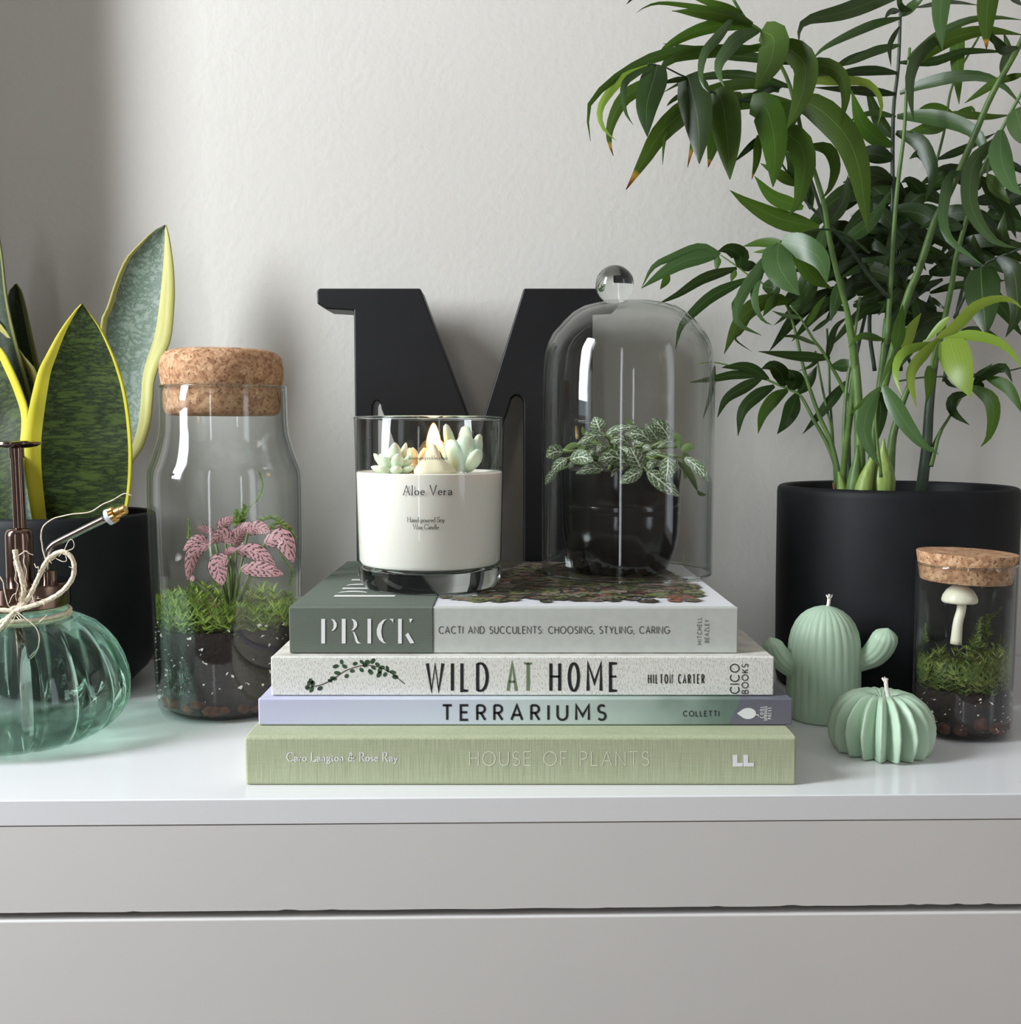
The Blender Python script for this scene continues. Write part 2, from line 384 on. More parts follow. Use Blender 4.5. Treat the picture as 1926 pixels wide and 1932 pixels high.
SERIF = {
 'A': (.74, [[(.06, 0), (.37, 1), (.70, 0)], [(.17, .34), (.58, .34)], sf(.06, 0, .09), sf(.70, 0)]),
 'V': (.74, [[(.04, 1), (.38, 0), (.70, 1)], sf(.05, 1), sf(.69, 1, .09)]),
 'H': (.78, [[(.12, 0), (.12, 1)], [(.66, 0), (.66, 1)], [(.12, .52), (.66, .52)], sf(.12, 0), sf(.12, 1), sf(.66, 0), sf(.66, 1)]),
 'S': (.52, [arc(.27, .755, .2, .245, 25, 262, 11) + arc(.26, .255, .24, .255, 82, -160, 11), [(.47, .98), (.47, .74)], [(.04, .02), (.04, .26)]]),
 'W': (1.0, [[(.03, 1), (.30, 0), (.52, .92), (.74, 0), (.98, 1)], sf(.04, 1), sf(.52, .98, .08), sf(.97, 1, .09)]),
 'C': (.72, [arc(.42, .5, .40, .5, 38, 320, 17), [(.74, .97), (.74, .7)]]),
 'L': (.60, [[(.12, 0), (.12, 1)], [(.02, 0), (.56, 0), (.57, .24)], sf(.12, 1)]),
 'R': (.68, [[(.12, 0), (.12, 1)], [(.02, 1)] + arc(.34, .76, .20, .24, 90, -90) + [(.12, .52)], [(.30, .52), (.58, .02), (.70, 0)], sf(.12, 0)]),
 '&': (.80, [[(.80, .44), (.66, .50)], [(.73, .5), (.55, .14), (.34, 0), (.14, .06), (.06, .24), (.14, .42), (.40, .62), (.46, .82), (.36, .98), (.24, .90), (.22, .74), (.40, .40), (.64, .06), (.80, 0)]]),
 'a': (.46, [arc(.22, .33, .17, .15, 165, 10, 8) + [(.39, .08), (.47, 0)], [(.38, .28), (.16, .24), (.06, .12), (.12, 0), (.24, 0), (.38, .12)]]),
 'c': (.42, [arc(.24, .235, .21, .235, 35, 320, 13)]),
 'd': (.50, [arc(.23, .235, .19, .235, 40, 320, 13), [(.41, 0), (.41, 1)], [(.30, 1), (.41, 1)], [(.41, 0), (.51, 0)]]),
 'e': (.43, [[(.06, .27), (.41, .27)] + arc(.24, .235, .18, .235, 10, 320, 14)]),
 'g': (.46, [arc(.22, .33, .15, .14, 0, 360, 14), [(.34, .44), (.46, .47)], [(.12, .22), (.10, .1), (.34, .04), (.42, -.1), (.3, -.24), (.12, -.24), (.04, -.12), (.14, .02)]]),
 'i': (.24, [[(.12, 0), (.12, .46)], [(.12, .68), (.12, .74)], sf(.12, 0, .1), [(.03, .46), (.12, .46)]]),
 'k': (.50, [[(.10, 0), (.10, 1)], [(.40, .46), (.12, .2)], [(.22, .28), (.44, 0)], sf(.10, 0, .09), sf(.44, 0, .07), sf(.40, .46, .08), [(.0, 1), (.1, 1)]]),
 'l': (.24, [[(.12, 0), (.12, 1)], sf(.12, 0, .1), [(.02, 1), (.12, 1)]]),
 'n': (.52, [[(.10, 0), (.10, .46)], [(.10, .32), (.22, .46), (.34, .45), (.40, .34), (.40, 0)], sf(.10, 0, .09), sf(.40, 0, .09), [(.01, .46), (.1, .46)]]),
 'o': (.48, [arc(.24, .235, .20, .235, 90, 450, 19)]),
 'p': (.50, [[(.10, -.3), (.10, .46)], arc(.26, .235, .19, .235, 140, -140, 13), sf(.10, -.3, .09), [(.01, .46), (.1, .46)]]),
 'r': (.36, [[(.10, 0), (.10, .46)], [(.10, .3), (.2, .44), (.33, .44)], sf(.10, 0, .1), [(.01, .46), (.1, .46)]]),
 's': (.36, [arc(.18, .355, .12, .115, 30, 262, 8) + arc(.17, .12, .14, .12, 82, -150, 8)]),
 't': (.30, [[(.11, .62), (.11, .1), (.17, 0), (.28, .05)], [(.01, .46), (.27, .46)]]),
 'u': (.52, [[(.10, .46), (.10, .12), (.16, .0), (.28, .01), (.40, .14)], [(.40, .46), (.40, 0)], [(.01, .46), (.1, .46)], [(.31, .46), (.4, .46)], [(.4, 0), (.49, 0)]]),
 'v': (.48, [[(.05, .46), (.25, 0), (.44, .46)], sf(.06, .46, .08), sf(.43, .46, .07)]),
 'x': (.48, [[(.05, .46), (.42, 0)], [(.41, .46), (.05, 0)], sf(.07, .46, .08), sf(.41, .46, .07), sf(.05, 0, .07), sf(.41, 0, .08)]),
 'y': (.48, [[(.05, .46), (.25, 0)], [(.44, .46), (.22, -.14), (.12, -.28), (.03, -.26)], sf(.06, .46, .08), sf(.43, .46, .07)]),
 '-': (.30, [[(.04, .22), (.27, .22)]]), '.': (.2, [[(.08, .07), (.08, -.01)]]), ' ': (.3, []),
}
def stroke(pts, wt, thin):
    n = len(pts); L = []; R = []
    closed = n > 3 and math.dist(pts[0], pts[-1]) < 1e-4
    for i in range(n):
        if closed: a = pts[(i - 1) % (n - 1)]; b = pts[(i + 1) % (n - 1)]
        else: a = pts[max(i - 1, 0)]; b = pts[min(i + 1, n - 1)]
        p = pts[i]
        d1 = V((p[0] - a[0], p[1] - a[1])); d2 = V((b[0] - p[0], b[1] - p[1]))
        if d1.length < 1e-9: d1 = d2
        if d2.length < 1e-9: d2 = d1
        d1.normalize(); d2.normalize(); t = d1 + d2
        t = t.normalized() if t.length > 1e-3 else d1
        nn = V((-t.y, t.x)); mit = min(2.2, 1 / max(0.3, nn.dot(V((-d1.y, d1.x)))))
        dv = max(abs(d1.y), abs(d2.y))
        h = 0.5 * (thin + (wt - thin) * dv ** 1.5) * mit
        e = 0.0
        if n == 2 or (not closed and i in (0, n - 1)): e = 0.0
        L.append((p[0] + nn.x * h, p[1] + nn.y * h)); R.append((p[0] - nn.x * h, p[1] - nn.y * h))
    vs = L + R; fs = [(i, n + i, n + i + 1, i + 1) for i in range(n - 1)]
    return vs, fs
def lettering(name, text, x0, x1, yb, cap, to3, parent, m, font=SANS, weight=.1, thin=None, sx=1.0, rot=False, fill=None):
    """text between pixels x0..x1 on the baseline pixel yb, capitals cap pixels high; rot: reads upwards (then x = baseline, y0..y1)"""
    bld = B(); thin = weight if thin is None else thin
    ws = [font[c][0] * cap * sx for c in text]; gaps = len(text) - 1
    total = abs(x1 - x0); tr = (total - sum(ws)) / max(1, gaps)
    pen = 0.0
    for c, w in zip(text, ws):
        for st in font[c][1]:
            vs, fs = stroke([(pen + p[0] * cap * sx, p[1] * cap) for p in st], weight * cap, thin * cap)
            if rot: q = [to3(yb - v[1], x0 - v[0]) for v in vs]
            else: q = [to3(x0 + v[0], yb - v[1]) for v in vs]
            bld.add(q, fs)
        pen += w + tr
    return bld.build(name, m, parent, smooth=False)
def polys(name, plist, to3, parent, mats, mi=None):
    bld = B()
    for i, pl in enumerate(plist): bld.add([to3(*p) for p in pl], [tuple(range(len(pl)))], mi[i] if mi else 0)
    return bld.build(name, mats, parent, smooth=False)
# ---------------------------------------------------------------- room
YW = 0.79                               # back wall, dresser frame
def wbox(name, boxes, m, kind='structure', parent=None, **kw):
    b = B()
    for x in boxes: b.box(*x, tf=W)
    return b.build(name, m, parent, smooth=False, kind=kind, **kw)
FZ, TZ, YF, XR = -0.80, 1.75, -1.85, 1.70
wbox('wall_back', [(WX - .1, XR + .1, YW, YW + .1, FZ, TZ)], 'wall')
wbox('floor', [(WX - .1, XR + .1, YF - .1, YW + .1, FZ - .05, FZ)], 'floor')
wbox('ceiling', [(WX - .1, XR + .1, YF - .1, YW + .1, TZ, TZ + .05)], 'white')
def wall_hole(name, along, fixed0, fixed1, a0, a1, h0, h1, z0, z1):
    """wall with one window hole; along 'y' (side wall) or 'x' (front wall)"""
    parts = [(a0, h0, FZ, TZ), (h1, a1, FZ, TZ), (h0, h1, FZ, z0), (h0, h1, z1, TZ)]
    wbox(name, [((fixed0, fixed1, p, q, r, s) if along == 'y' else (p, q, fixed0, fixed1, r, s)) for p, q, r, s in parts], 'wall_room')
wall_hole('wall_left', 'y', WX - .1, WX, YF, YW, -0.06, 0.30, 0.20, 1.22)
wall_hole('wall_front', 'x', YF - .1, YF, WX, XR, -0.71, -0.53, -0.26, 1.36)
wall_hole('wall_right', 'y', XR, XR + .1, YF, YW, -1.01, -0.49, -0.11, 1.31)
def window(name, along, f, h0, h1, z0, z1):
    t = 0.02; q = [(h0, h0 + t, z0, z1), (h1 - t, h1, z0, z1), (h0, h1, z0, z0 + t), (h0, h1, z1 - t, z1)]
    bx = [((f, f + .05, a, b, c, d) if along == 'y' else (a, b, f, f + .05, c, d)) for a, b, c, d in q]
    wbox(name, bx, 'white')
window('window_1', 'y', WX - .1, -0.06, 0.30, 0.20, 1.22)
window('window_2', 'x', YF - .1, -0.71, -0.53, -0.26, 1.36)
window('window_3', 'y', XR + .05, -1.01, -0.49, -0.11, 1.31)
wbox('shade_pier_1', [(-0.62, -0.382, 0.700, YW + .02, FZ, TZ)], 'wall')      # unseen pier added left of the view to shade the wall's left end

# ---------------------------------------------------------------- dresser
YD = W(0, 0, 0).y; yf = G(963, 1504, 0).y; ZS = P(963, 1553, yf).z; ZG0 = P(963, 1717, yf).z; ZG1 = P(963, 1729.5, yf).z
dr = empty('dresser', W(0, 0.64, FZ), 'white painted chest of drawers carrying the books and plants', 'dresser')
def dpart(name, boxes, m, bev=0.0012):
    b = B()
    for x in boxes: b.box(*x, tf=W)
    return b.build(name, m, dr, smooth=False, bevel=bev)
dpart('top_panel', [(-0.78, 0.82, yf, YW - .002, ZS, 0.0)], 'lacquer', 0.0007)
# front rail with a chipped lower edge
b = B(); n = 420; zt, zb = ZS - .00015, ZG0
vs = []; random.seed(5)
for i in range(n + 1):
    x = -0.775 + 1.59 * i / n
    e = 0.0003 * noise.noise(V((x * 40, 0, 0))) + (random.random() ** 14) * 0.0008
    vs += [W(x, yf + .0003, zt), W(x, yf + .0003, zb + .0006 + e), W(x, yf + .0018, zb + e), W(x, yf + .02, zb + e)]
fs = [(4 * i + j, 4 * i + j + 1, 4 * i + j + 5, 4 * i + j + 4) for i in range(n) for j in range(3)]
mesh('front_rail', vs, fs, 'front', dr, smooth=False)
dpart('drawer', [(-0.775, 0.815, yf + .0004, yf + .018, -0.262, ZG1)], 'front', 0.0012)
dpart('drawer', [(-0.775, 0.815, yf + .0004, yf + .018, -0.470, -0.2655)], 'front', 0.0012)
dpart('drawer', [(-0.775, 0.815, yf + .0004, yf + .018, -0.690, -0.4735)], 'front', 0.0012)
dpart('side_panel', [(-0.78, -0.7755, yf + .003, YW - .004, FZ, -0.0122)], 'front')
dpart('side_panel', [(0.8155, 0.82, yf + .003, YW - .004, FZ, -0.0122)], 'front')
dpart('plinth', [(-0.774, 0.814, yf + .012, yf + .03, FZ, -0.694)], 'front')
dpart('cavity_shade_fill', [(-0.774, 0.814, yf + .021, YW - .006, -0.69, -0.0125)], 'dark', 0)  # solid filler block; the shade of the hollow is put into its colour

# ---------------------------------------------------------------- books
def cloth(name, c1, c2, sx=1.0, sc_=1600.0, rough=0.8):
    m = mat(name, c1, rough, spec=0.3); k = N(m); o = k.obj()
    a = k.n('ShaderNodeTexNoise', i_Vector=k.n('ShaderNodeMapping', i_Vector=o, i_Scale=(1, 1, .035)).outputs[0], i_Scale=sc_, i_Detail=2.0).outputs[0]
    b_ = k.n('ShaderNodeTexNoise', i_Vector=k.n('ShaderNodeMapping', i_Vector=o, i_Scale=(.035, .035, 1)).outputs[0], i_Scale=sc_, i_Detail=2.0).outputs[0]
    f = k.math('MULTIPLY_ADD', a, 0.75, k.math('MULTIPLY', b_, 0.25))
    k.link(k.ramp(f, [(.38, c1), (.62, c2)]), k.b.inputs['Base Color']); k.bump(f, 0.35, 0.0004); return m
M['sage_cloth'] = cloth('sage book cloth', (176, 182, 152), (160, 166, 134))
def twill(name, c1, c2):
    m = mat(name, c1, 0.8, spec=0.3); k = N(m); o = k.obj()
    s = k.n('ShaderNodeSeparateXYZ', i_0=o)
    p = k.math('ADD', k.math('MULTIPLY', s.outputs[0], 5200.0), k.math('MULTIPLY', k.math('SUBTRACT', s.outputs[2], s.outputs[1]), 5200.0))
    q = k.math('SUBTRACT', k.math('MULTIPLY', s.outputs[0], 5200.0), k.math('MULTIPLY', k.math('SUBTRACT', s.outputs[2], s.outputs[1]), 3400.0))
    f = k.math('MULTIPLY_ADD', k.math('MULTIPLY', k.math('SINE', p), k.math('SINE', q)), 0.5, 0.5)
    k.link(k.ramp(f, [(.1, c1), (.9, c2)]), k.b.inputs['Base Color']); k.bump(f, 0.4, 0.0003); return m
M['green_cloth'] = twill('grey green book cloth', (84, 92, 82), (112, 120, 108))
M['grey_board'] = noisy('grey printed board', (184, 187, 179), (178, 181, 173), 200.0, 0.55)
M['white_board'] = mat('white printed cover', (232, 232, 234), 0.32)
def dash(name):
    m = mat(name, (222, 221, 212), 0.7); k = N(m); o = k.obj()
    mp = k.n('ShaderNodeMapping', i_Vector=o, i_Scale=(1300, 1300, 420)); mp.inputs['Rotation'].default_value = (0, 0.45, 0)
    v = k.n('ShaderNodeTexNoise', i_Vector=mp.outputs[0], i_Scale=1.4, i_Detail=1.0).outputs[0]
    f = k.ramp(v, [(.54, (220, 219, 211)), (.62, (188, 187, 176))])
    k.link(f, k.b.inputs['Base Color']); k.bump(v, 0.3, 0.0004); return m
M['dash_board'] = dash('ivory board with raised dashes')
def terr():
    m = mat('misty printed cover', (180, 185, 200), 0.4); k = N(m); o = k.obj(); s = k.n('ShaderNodeSeparateXYZ', i_0=o)
    x = k.math('MULTIPLY_ADD', s.outputs[0], 1 / 0.275, 0.5)
    x = k.math('ADD', x, k.math('MULTIPLY_ADD', k.noise(o, 45.0, 2.0), 0.16, -0.08))
    c = k.ramp(x, [(0.0, (190, 190, 214)), (.35, (196, 202, 214)), (.48, (192, 202, 202)), (.64, (180, 194, 186)), (.76, (150, 166, 156)), (.86, (102, 122, 110))])
    edge = k.math('ADD', s.outputs[0], k.math('MULTIPLY', s.outputs[2], -0.45))
    d = k.math('GREATER_THAN', edge, 0.1035)
    mx = k.n('ShaderNodeMix', data_type='RGBA', i_0=d); k.link(c, mx.inputs[6]); mx.inputs[7].default_value = (*lin((104, 104, 114)), 1)
    k.link(mx.outputs[2], k.b.inputs['Base Color']); return m
M['terr_board'] = terr()
M['terr_top'] = noisy('printed cover photo', (196, 150, 130), (206, 204, 214), 30.0, 0.4)
M['charcoal_board'] = mat('charcoal board', (104, 104, 114), 0.4)
M['taupe_board'] = noisy('ivory back board', (214, 211, 202), (190, 186, 176), 90.0, 0.7)

BOOKG = 'books in the stack'
def book(name, label, D, xl, xr, zb, zt, depth, spine, top, bottom, rz=0.0, board=0.0022, r=0.0012, lip=0.003):
    pc = P((xl + xr) / 2, 1300, D); c = V((P((xl + xr) / 2, CY, D).x, D, zb))
    z_mid = (zb + zt) / 2; wpx = ppm(D, z_mid)
    X0 = (xl - CX) / wpx - c.x; X1 = (xr - CX) / wpx - c.x
    root = empty(name, c, label, 'book', BOOKG, rz); h = zt - zb
    b = B(); b.box(X0, X1, 0, 0.0035, 0, h); b.build('spine', spine, root, local=True, bevel=r, seg=3)
    b = B(); b.box(X0 + .0002, X1 - .0002, 0.0028, depth, h - board, h - .0001); fc = b.build('front_cover', top, root, local=True, bevel=min(r, board * .45))
    b = B(); b.box(X0 + .0002, X1 - .0002, 0.0028, depth, 0.0001, board); b.build('back_cover', bottom, root, local=True, bevel=min(r, board * .45))
    b = B(); b.box(X0 + lip, X1 - lip, 0.003, depth - lip, board, h - board); b.build('page_block', 'pages', root, smooth=False, local=True)
    inv = INV[root]
    def face(px, py):                    # photo pixel -> just in front of the spine
        q = inv @ P(px, py, D); return root_m @ V((q.x, -0.00015, q.z))
    root_m = inv.inverted()
    def on_top(px, py):
        q = inv @ G(px, py, zt); return root_m @ V((q.x, q.y, h + 0.0002))
    return root, face, on_top, X0, X1, h, c
def dfor(z, py, px=963):                 # distance of the point on level z seen at photo row py
    return G(px, py, z).y
# house of plants: bottom edge gives its distance, then every level follows
D_h = G(983, 1482, 0).y
Zh = P(983, 1390, D_h).z; D_t = G(990, 1369, Zh).y
Zt = P(990, 1318, D_t).z; D_w = G(985, 1313, Zt).y
Zw = P(985, 1239, D_w).z; D_p = G(970, 1233, Zw).y
Zp = P(970, 1146, D_p).z
EPS = 0.0002
house, hf, ht, *_h = book('plant_book', 'thick sage green cloth book titled HOUSE OF PLANTS at the bottom of the stack', D_h, 461, 1504, 0.0, Zh, 0.212, 'sage_cloth', 'sage_cloth', 'sage_cloth', r=0.0026)
lettering('title', 'HOUSE OF PLANTS', 886, 1224, 1444, 26, hf, house, 'ink_cream', SANS, .06, sx=.95)
lettering('author', 'Caro Langton & Rose Ray', 541, 750, 1436, 16.5, hf, house, 'ink_silver', SERIF, .13, .07, sx=1.0)
polys('publisher_logo', [[(1382, 1424), (1391, 1424), (1391, 1439), (1401, 1439), (1401, 1446), (1382, 1446)], [(1402, 1424), (1411, 1424), (1411, 1439), (1422, 1439), (1422, 1446), (1402, 1446)]], hf, house, 'ink_silver')
terrb, tf_, tt, *_t = book('plant_book', 'thin lavender and misty green book titled TERRARIUMS, second from the bottom', D_t, 487, 1495, Zh + EPS, Zt, 0.203, 'terr_board', 'terr_board', 'charcoal_board', r=0.0008, board=0.0016, lip=0.0006)
lettering('title', 'TERRARIUMS', 835, 1142, 1358, 27.5, tf_, terrb, 'ink_black', SANS, .16, sx=1.0)
lettering('author', 'COLLETTI', 1289, 1356, 1351, 9.5, tf_, terrb, 'ink_black', SANS, .15, sx=.95)
td = [(1390, 1346)] + [(1411 + 15 * cos(rad(a)), 1346 + 10.5 * sin(rad(a))) for a in range(-130, 131, 13)]
polys('publisher_logo', [td, [(1425, 1347.6), (1430.5, 1347.6), (1430.5, 1349.4), (1425, 1349.4)], [(1429, 1349.0), (1430.8, 1349.0), (1432.4, 1351.8), (1430.6, 1351.8)]], tf_, terrb, 'ink_silver')
for i, (t, yb, q) in enumerate((('COOL', 1439.5, 1354), ('SPRINGS', 1447, 1359), ('PRESS', 1454.5, 1356))):
    lettering('publisher_name', t, q, q - (21 if i != 1 else 26), yb, 5.6, tf_, terrb, 'ink_silver', SANS, .2, sx=.62, rot=True)
wild, wf, wt_, *_w = book('plant_book', 'ivory textured book titled WILD AT HOME with a leafy sprig, under the top book', D_w, 511, 1460, Zt + EPS, Zw, 0.195, 'dash_board', 'taupe_board', 'taupe_board', r=0.0008, board=0.0016, lip=0.0008)
for t, a, c_, m_ in (('WILD', 806, 919, 'ink_black'), ('AT', 958, 1003, 'ink_green'), ('HOME', 1039, 1164, 'ink_black')):
    lettering('title', t, a, c_, 1303, 51.5, wf, wild, m_, SLIM, .115, .075, sx=.49)
lettering('author', 'HILTON CARTER', 1223, 1328, 1289, 16.5, wf, wild, 'ink_black', SLIM, .12, .08, sx=.44)
lettering('publisher_name', 'CICO', 1308, 1253, 1394, 16.5, wf, wild, 'ink_black', SANS, .11, sx=.95, rot=True)
lettering('publisher_name', 'BOOKS', 1308, 1253, 1411, 11.5, wf, wild, 'ink_black', SANS, .13, sx=.95, rot=True)
# printed sprig
z2 = lambda x, y: (440 + x / 3.44, 1050 + y / 3.44)
stem = spline([z2(*p) for p in ((480, 850), (560, 835), (640, 800), (720, 745), (800, 715), (870, 705), (950, 720), (1030, 760), (1112, 826))], 40)
vs, fs = stroke(stem, 1.6, 1.6); pl = [[vs[i] for i in f] for f in fs]
for x, y in ((505,808),(480,850),(508,862),(563,855),(515,825),(628,805),(675,755),(735,775),(665,712),(703,683),(722,712),(790,695),(832,735),(835,685),(870,685),(905,678),(855,705),(890,748),(910,722),(935,700),(965,718),(950,740),(985,765),(945,765),(1000,730),(1035,750),(1050,780),(490,822),(650,790),(772,742)):
    cx, cy = z2(x, y); a = random.uniform(0, pi); r1, r2 = random.uniform(4.6, 6.8), random.uniform(3.0, 4.6)
    pl.append([(cx + r1 * cos(t) * cos(a) - r2 * sin(t) * sin(a), cy + r1 * cos(t) * sin(a) + r2 * sin(t) * cos(a)) for t in [2 * pi * i / 9 for i in range(9)]])
M['sprig_green'] = noisy('sprig print', (62, 92, 58), (38, 60, 40), 400.0, 0.7); M['sprig_stem'] = mat('sprig stem print', (78, 66, 56), 0.7)
polys('leafy_sprig_print', pl, lambda x, y: wf(x, y), wild, ['sprig_stem', 'sprig_green'], [0] * len(fs) + [1] * (len(pl) - len(fs)))
prick, pf, pt, PX0, PX1, PH, pc = book('plant_book', 'grey and dark green clothbound book titled PRICK on top of the stack', D_p, 547, 1392, Zw + EPS, Zp, 0.190, 'grey_board', 'white_board', 'grey_board', r=0.0007, board=0.0024, lip=0.003)
# green quarter binding over the left third (spine band + cover band)
xb = (818 - CX) / ppm(D_p, Zp - .012) - pc.x
b = B(); b.box(PX0 - .0004, xb, -0.0005, 0.0036, -0.0, PH + .0003); b.build('cloth_spine_band', 'green_cloth', prick, local=True, bevel=.0008)
b = B(); b.box(PX0 - .0004, xb, 0.0030, 0.1904, PH - .0026, PH + .0005); b.build('cloth_cover_band', 'green_cloth', prick, local=True, bevel=.0008)
pm = INV[prick].inverted()
def pface(px, py):
    q = INV[prick] @ P(px, py, D_p); return pm @ V((q.x, -0.0008, q.z))
# stencil capitals, unit = cap height
q = lambda *a: [((x - 575) / 160.0, (565 - y) / 160.0) for x, y in a]
PR = [q((575,405),(600,405),(600,565),(575,565)), q((638,405),(660,412),(674,432),(676,448),(670,466),(656,480),(640,484),(652,468),(656,446),(652,422)),
      q((708,405),(733,405),(733,565),(708,565)), q((770,405),(792,411),(806,428),(808,446),(802,462),(786,477),(768,482),(782,466),(786,444),(782,420)), q((778,487),(790,492),(804,520),(812,545),(824,560),(836,565),(808,565),(798,552),(792,530),(786,505)),
      q((875,405),(898,405),(898,565),(875,565)), q((1002,405),(972,414),(946,440),(934,475),(936,510),(950,540),(974,560),(998,565),(980,550),(968,520),(964,485),(970,445),(984,420)), q((1016,405),(1042,405),(1042,432),(1034,418)),
      q((1073,405),(1097,405),(1097,565),(1073,565)), q((1144,405),(1168,405),(1152,432)), q((1120,510),(1138,494),(1178,562),(1152,565))]
polys('title', [[(606.5 + u * 46.5, 1213.5 - w * 46.5) for u, w in pl] for pl in PR], pface, prick, 'ink_silver')
cap = 0.0335; ty0 = G(640, 1128, Zp).y; tx = G(629, 1128, Zp).x
def ptop(u, w):                          # capitals lying on the cover, reading away from the viewer, tops to the left
    qq = INV[prick] @ V((tx + (1 - w) * cap, ty0 + u * cap, 0)); return pm @ V((qq.x, qq.y, PH + .0007))
polys('cover_title', PR, ptop, prick, 'ink_white')
lettering('subtitle', 'CACTI AND SUCCULENTS: CHOOSING, STYLING, CARING', 828, 1262, 1195, 13, pf, prick, 'ink_grey', SANS, .11, sx=.82)
lettering('publisher_name', 'MITCHELL', 1216, 1165, 1323, 7.5, pf, prick, 'ink_grey', SANS, .12, sx=.9, rot=True)
lettering('publisher_name', 'BEAZLEY', 1212, 1169, 1337, 7.5, pf, prick, 'ink_grey', SANS, .12, sx=.9, rot=True)
# printed succulents on the cover: overlapping rosettes, flat
random.seed(21); b = B(); pcs = []
xa, xz = xb + .004, PX1 - .012
for _ in range(620):
    x = random.uniform(xa, xz - .002); y = random.uniform(.016, .186)
    if y < .03 and random.random() < .45: continue
    pcs.append((x, y))
pcs.sort(key=lambda p: -p[1])
for gi, (x, y) in enumerate(pcs):
    R = random.uniform(.004, .011) if y > .026 else random.uniform(.004, .0075); nl = random.randint(7, 13); a0 = random.random() * 6; mi = random.choices(range(8), (3, 3, 4, 2, 4, 2, 1, 2))[0]
    z = PH + .00015 + gi * 6e-7
    for ring in (1.0, .66, .36):
        for j in range(nl):
            a = a0 + 2 * pi * j / nl + ring * 2; ll = R * ring * random.uniform(.8, 1.1); w_ = .32 * ll + .0003
            pp = [V((x + t * cos(a) - s * sin(a), y + t * sin(a) + s * cos(a), z)) for t, s in ((0, 0), (ll * .55, w_), (ll, 0), (ll * .55, -w_))]
            z += 2e-8
            b.add([pm @ p for p in pp], [(0, 1, 2, 3)], (mi + (0 if ring > .9 else random.choice((0, 1, 2)))) % 8)
for i, c_ in enumerate(((70, 62, 54), (98, 86, 78), (62, 70, 48), (120, 124, 70), (52, 46, 42), (122, 132, 112), (142, 84, 62), (146, 130, 118))): M['print%d' % i] = mat('succulent print tone', c_, 0.35)
b.build('succulent_print', ['print%d' % i for i in range(8)], prick, smooth=False)
# ---------------------------------------------------------------- round things read from their silhouettes
def prof_px(lst, D, x=963):
    """[(photo row, half width in pixels)] top to bottom -> [(r, z)] bottom to top"""
    out = []
    for py, hw in lst:
        p = P(x, py, D); out.append((hw / ppm(D, p.z), p.z))
    return out[::-1]
def seat(px, py, half, z=0.0, k=1.0):
    """axis position of a round thing whose front foot shows at (px,py) on level z"""
    Df = G(px, py, z).y; D = Df
    for _ in range(12): D = Df + k * half / ppm(D, z)
    return V((P(px, CY, D).x * 1.0, D, z)), D
def axis(px, py, D): return V((P(px, py, D).x, D, 0))
def turned(name, prof, c, m, parent, n=64, rf=None, smooth=True, sharp=35, kind=None, tf=None):
    vs, fs = lathe([(r, z) for r, z in prof], n, (c[0], c[1], 0), rf, tf)
    return mesh(name, vs, fs, m, parent, smooth, sharp=sharp, kind=kind)

# ---------------------------------------------------------------- letter M
DM = 0.738
root = empty('letter_ornament', V((P(893, CY, DM).x, DM + .015, 0)), 'large black wooden letter M standing against the wall behind the books', 'letter')
yb = 1276
a1 = [(703 + 8 - 8 * cos(t), 770 - 13 * sin(t)) for t in [pi * i / 8 for i in range(9)]]
a2 = [(975 + 13 * cos(t), 762 - 17 * sin(t)) for t in [pi * i / 8 for i in range(9)]]
outl = [(597, 549), (601, 544), (793, 544), (899, 829), (988, 544), (1162, 544), (1166, 549), (1166, 578), (1161, 583), (1118, 585), (1118, 1240), (1170, 1240), (1170, yb), (930, yb), (930, 1240), (988, 1240)] + a2 + [(952, 792), (856, 1112), (850, 1112)] + a1[::-1] + [(703, 1240), (760, 1240), (760, yb), (610, yb), (610, 1240), (675, 1240), (667, 586), (616, 583), (598, 573)]
bmn = bmesh.new(); inv = INV[root]
fv = [bmn.verts.new(inv @ P(x, y, DM)) for x, y in outl]
for v in fv: v.co.z = max(v.co.z, 0.0)
bvs = [bmn.verts.new(v.co + V((0, 0.032, 0))) for v in fv]
bmn.faces.new(fv); bmn.faces.new(bvs[::-1]); n = len(fv)
for i in range(n): bmn.faces.new((fv[(i + 1) % n], fv[i], bvs[i], bvs[(i + 1) % n]))
bmesh.ops.recalc_face_normals(bmn, faces=bmn.faces)
me = bpy.data.meshes.new('letter'); bmn.to_mesh(me); bmn.free(); me.materials.append(M['letter_black'])
o = bpy.data.objects.new('letter_body', me); COL.objects.link(o); o.parent = root
md = o.modifiers.new('bevel', 'BEVEL'); md.width = 0.0011; md.segments = 2; md.limit_method = 'ANGLE'; md.angle_limit = rad(40)

# ---------------------------------------------------------------- candle in a glass
cc, Dc = seat(811, 1126, 132, Zp, .97)
candle = empty('glass_candle', V((cc.x, cc.y, Zp)), 'lit cream soy candle in a clear tumbler with small wax succulents, on the top book', 'candle')
rb = 132.5 / ppm(Dc, Zp); rr = 141.5 / ppm(Dc, .17)
z_rim = P(811, 789, Dc).z; z_wb = P(811, 1063, Dc).z; z_wt = P(811, 889, Dc).z
Ro = lambda z: rb + (rr - rb) * (z - Zp) / (z_rim - Zp)
e = .0003
base = [(0, Zp + e + .001), (rb * .55, Zp + e + .0008), (rb * .86, Zp + e), (rb * .94, Zp + e + .0012), (Ro(Zp + .006), Zp + .006), (Ro(z_wb - .001), z_wb - .0012), (Ro(z_wb) - .0016, z_wb - .0004), (rb * .7, z_wb - .0012), (0, z_wb - .0016)]
turned('glass_base', base, cc, 'glass_solid', candle, 96)
t = .0017
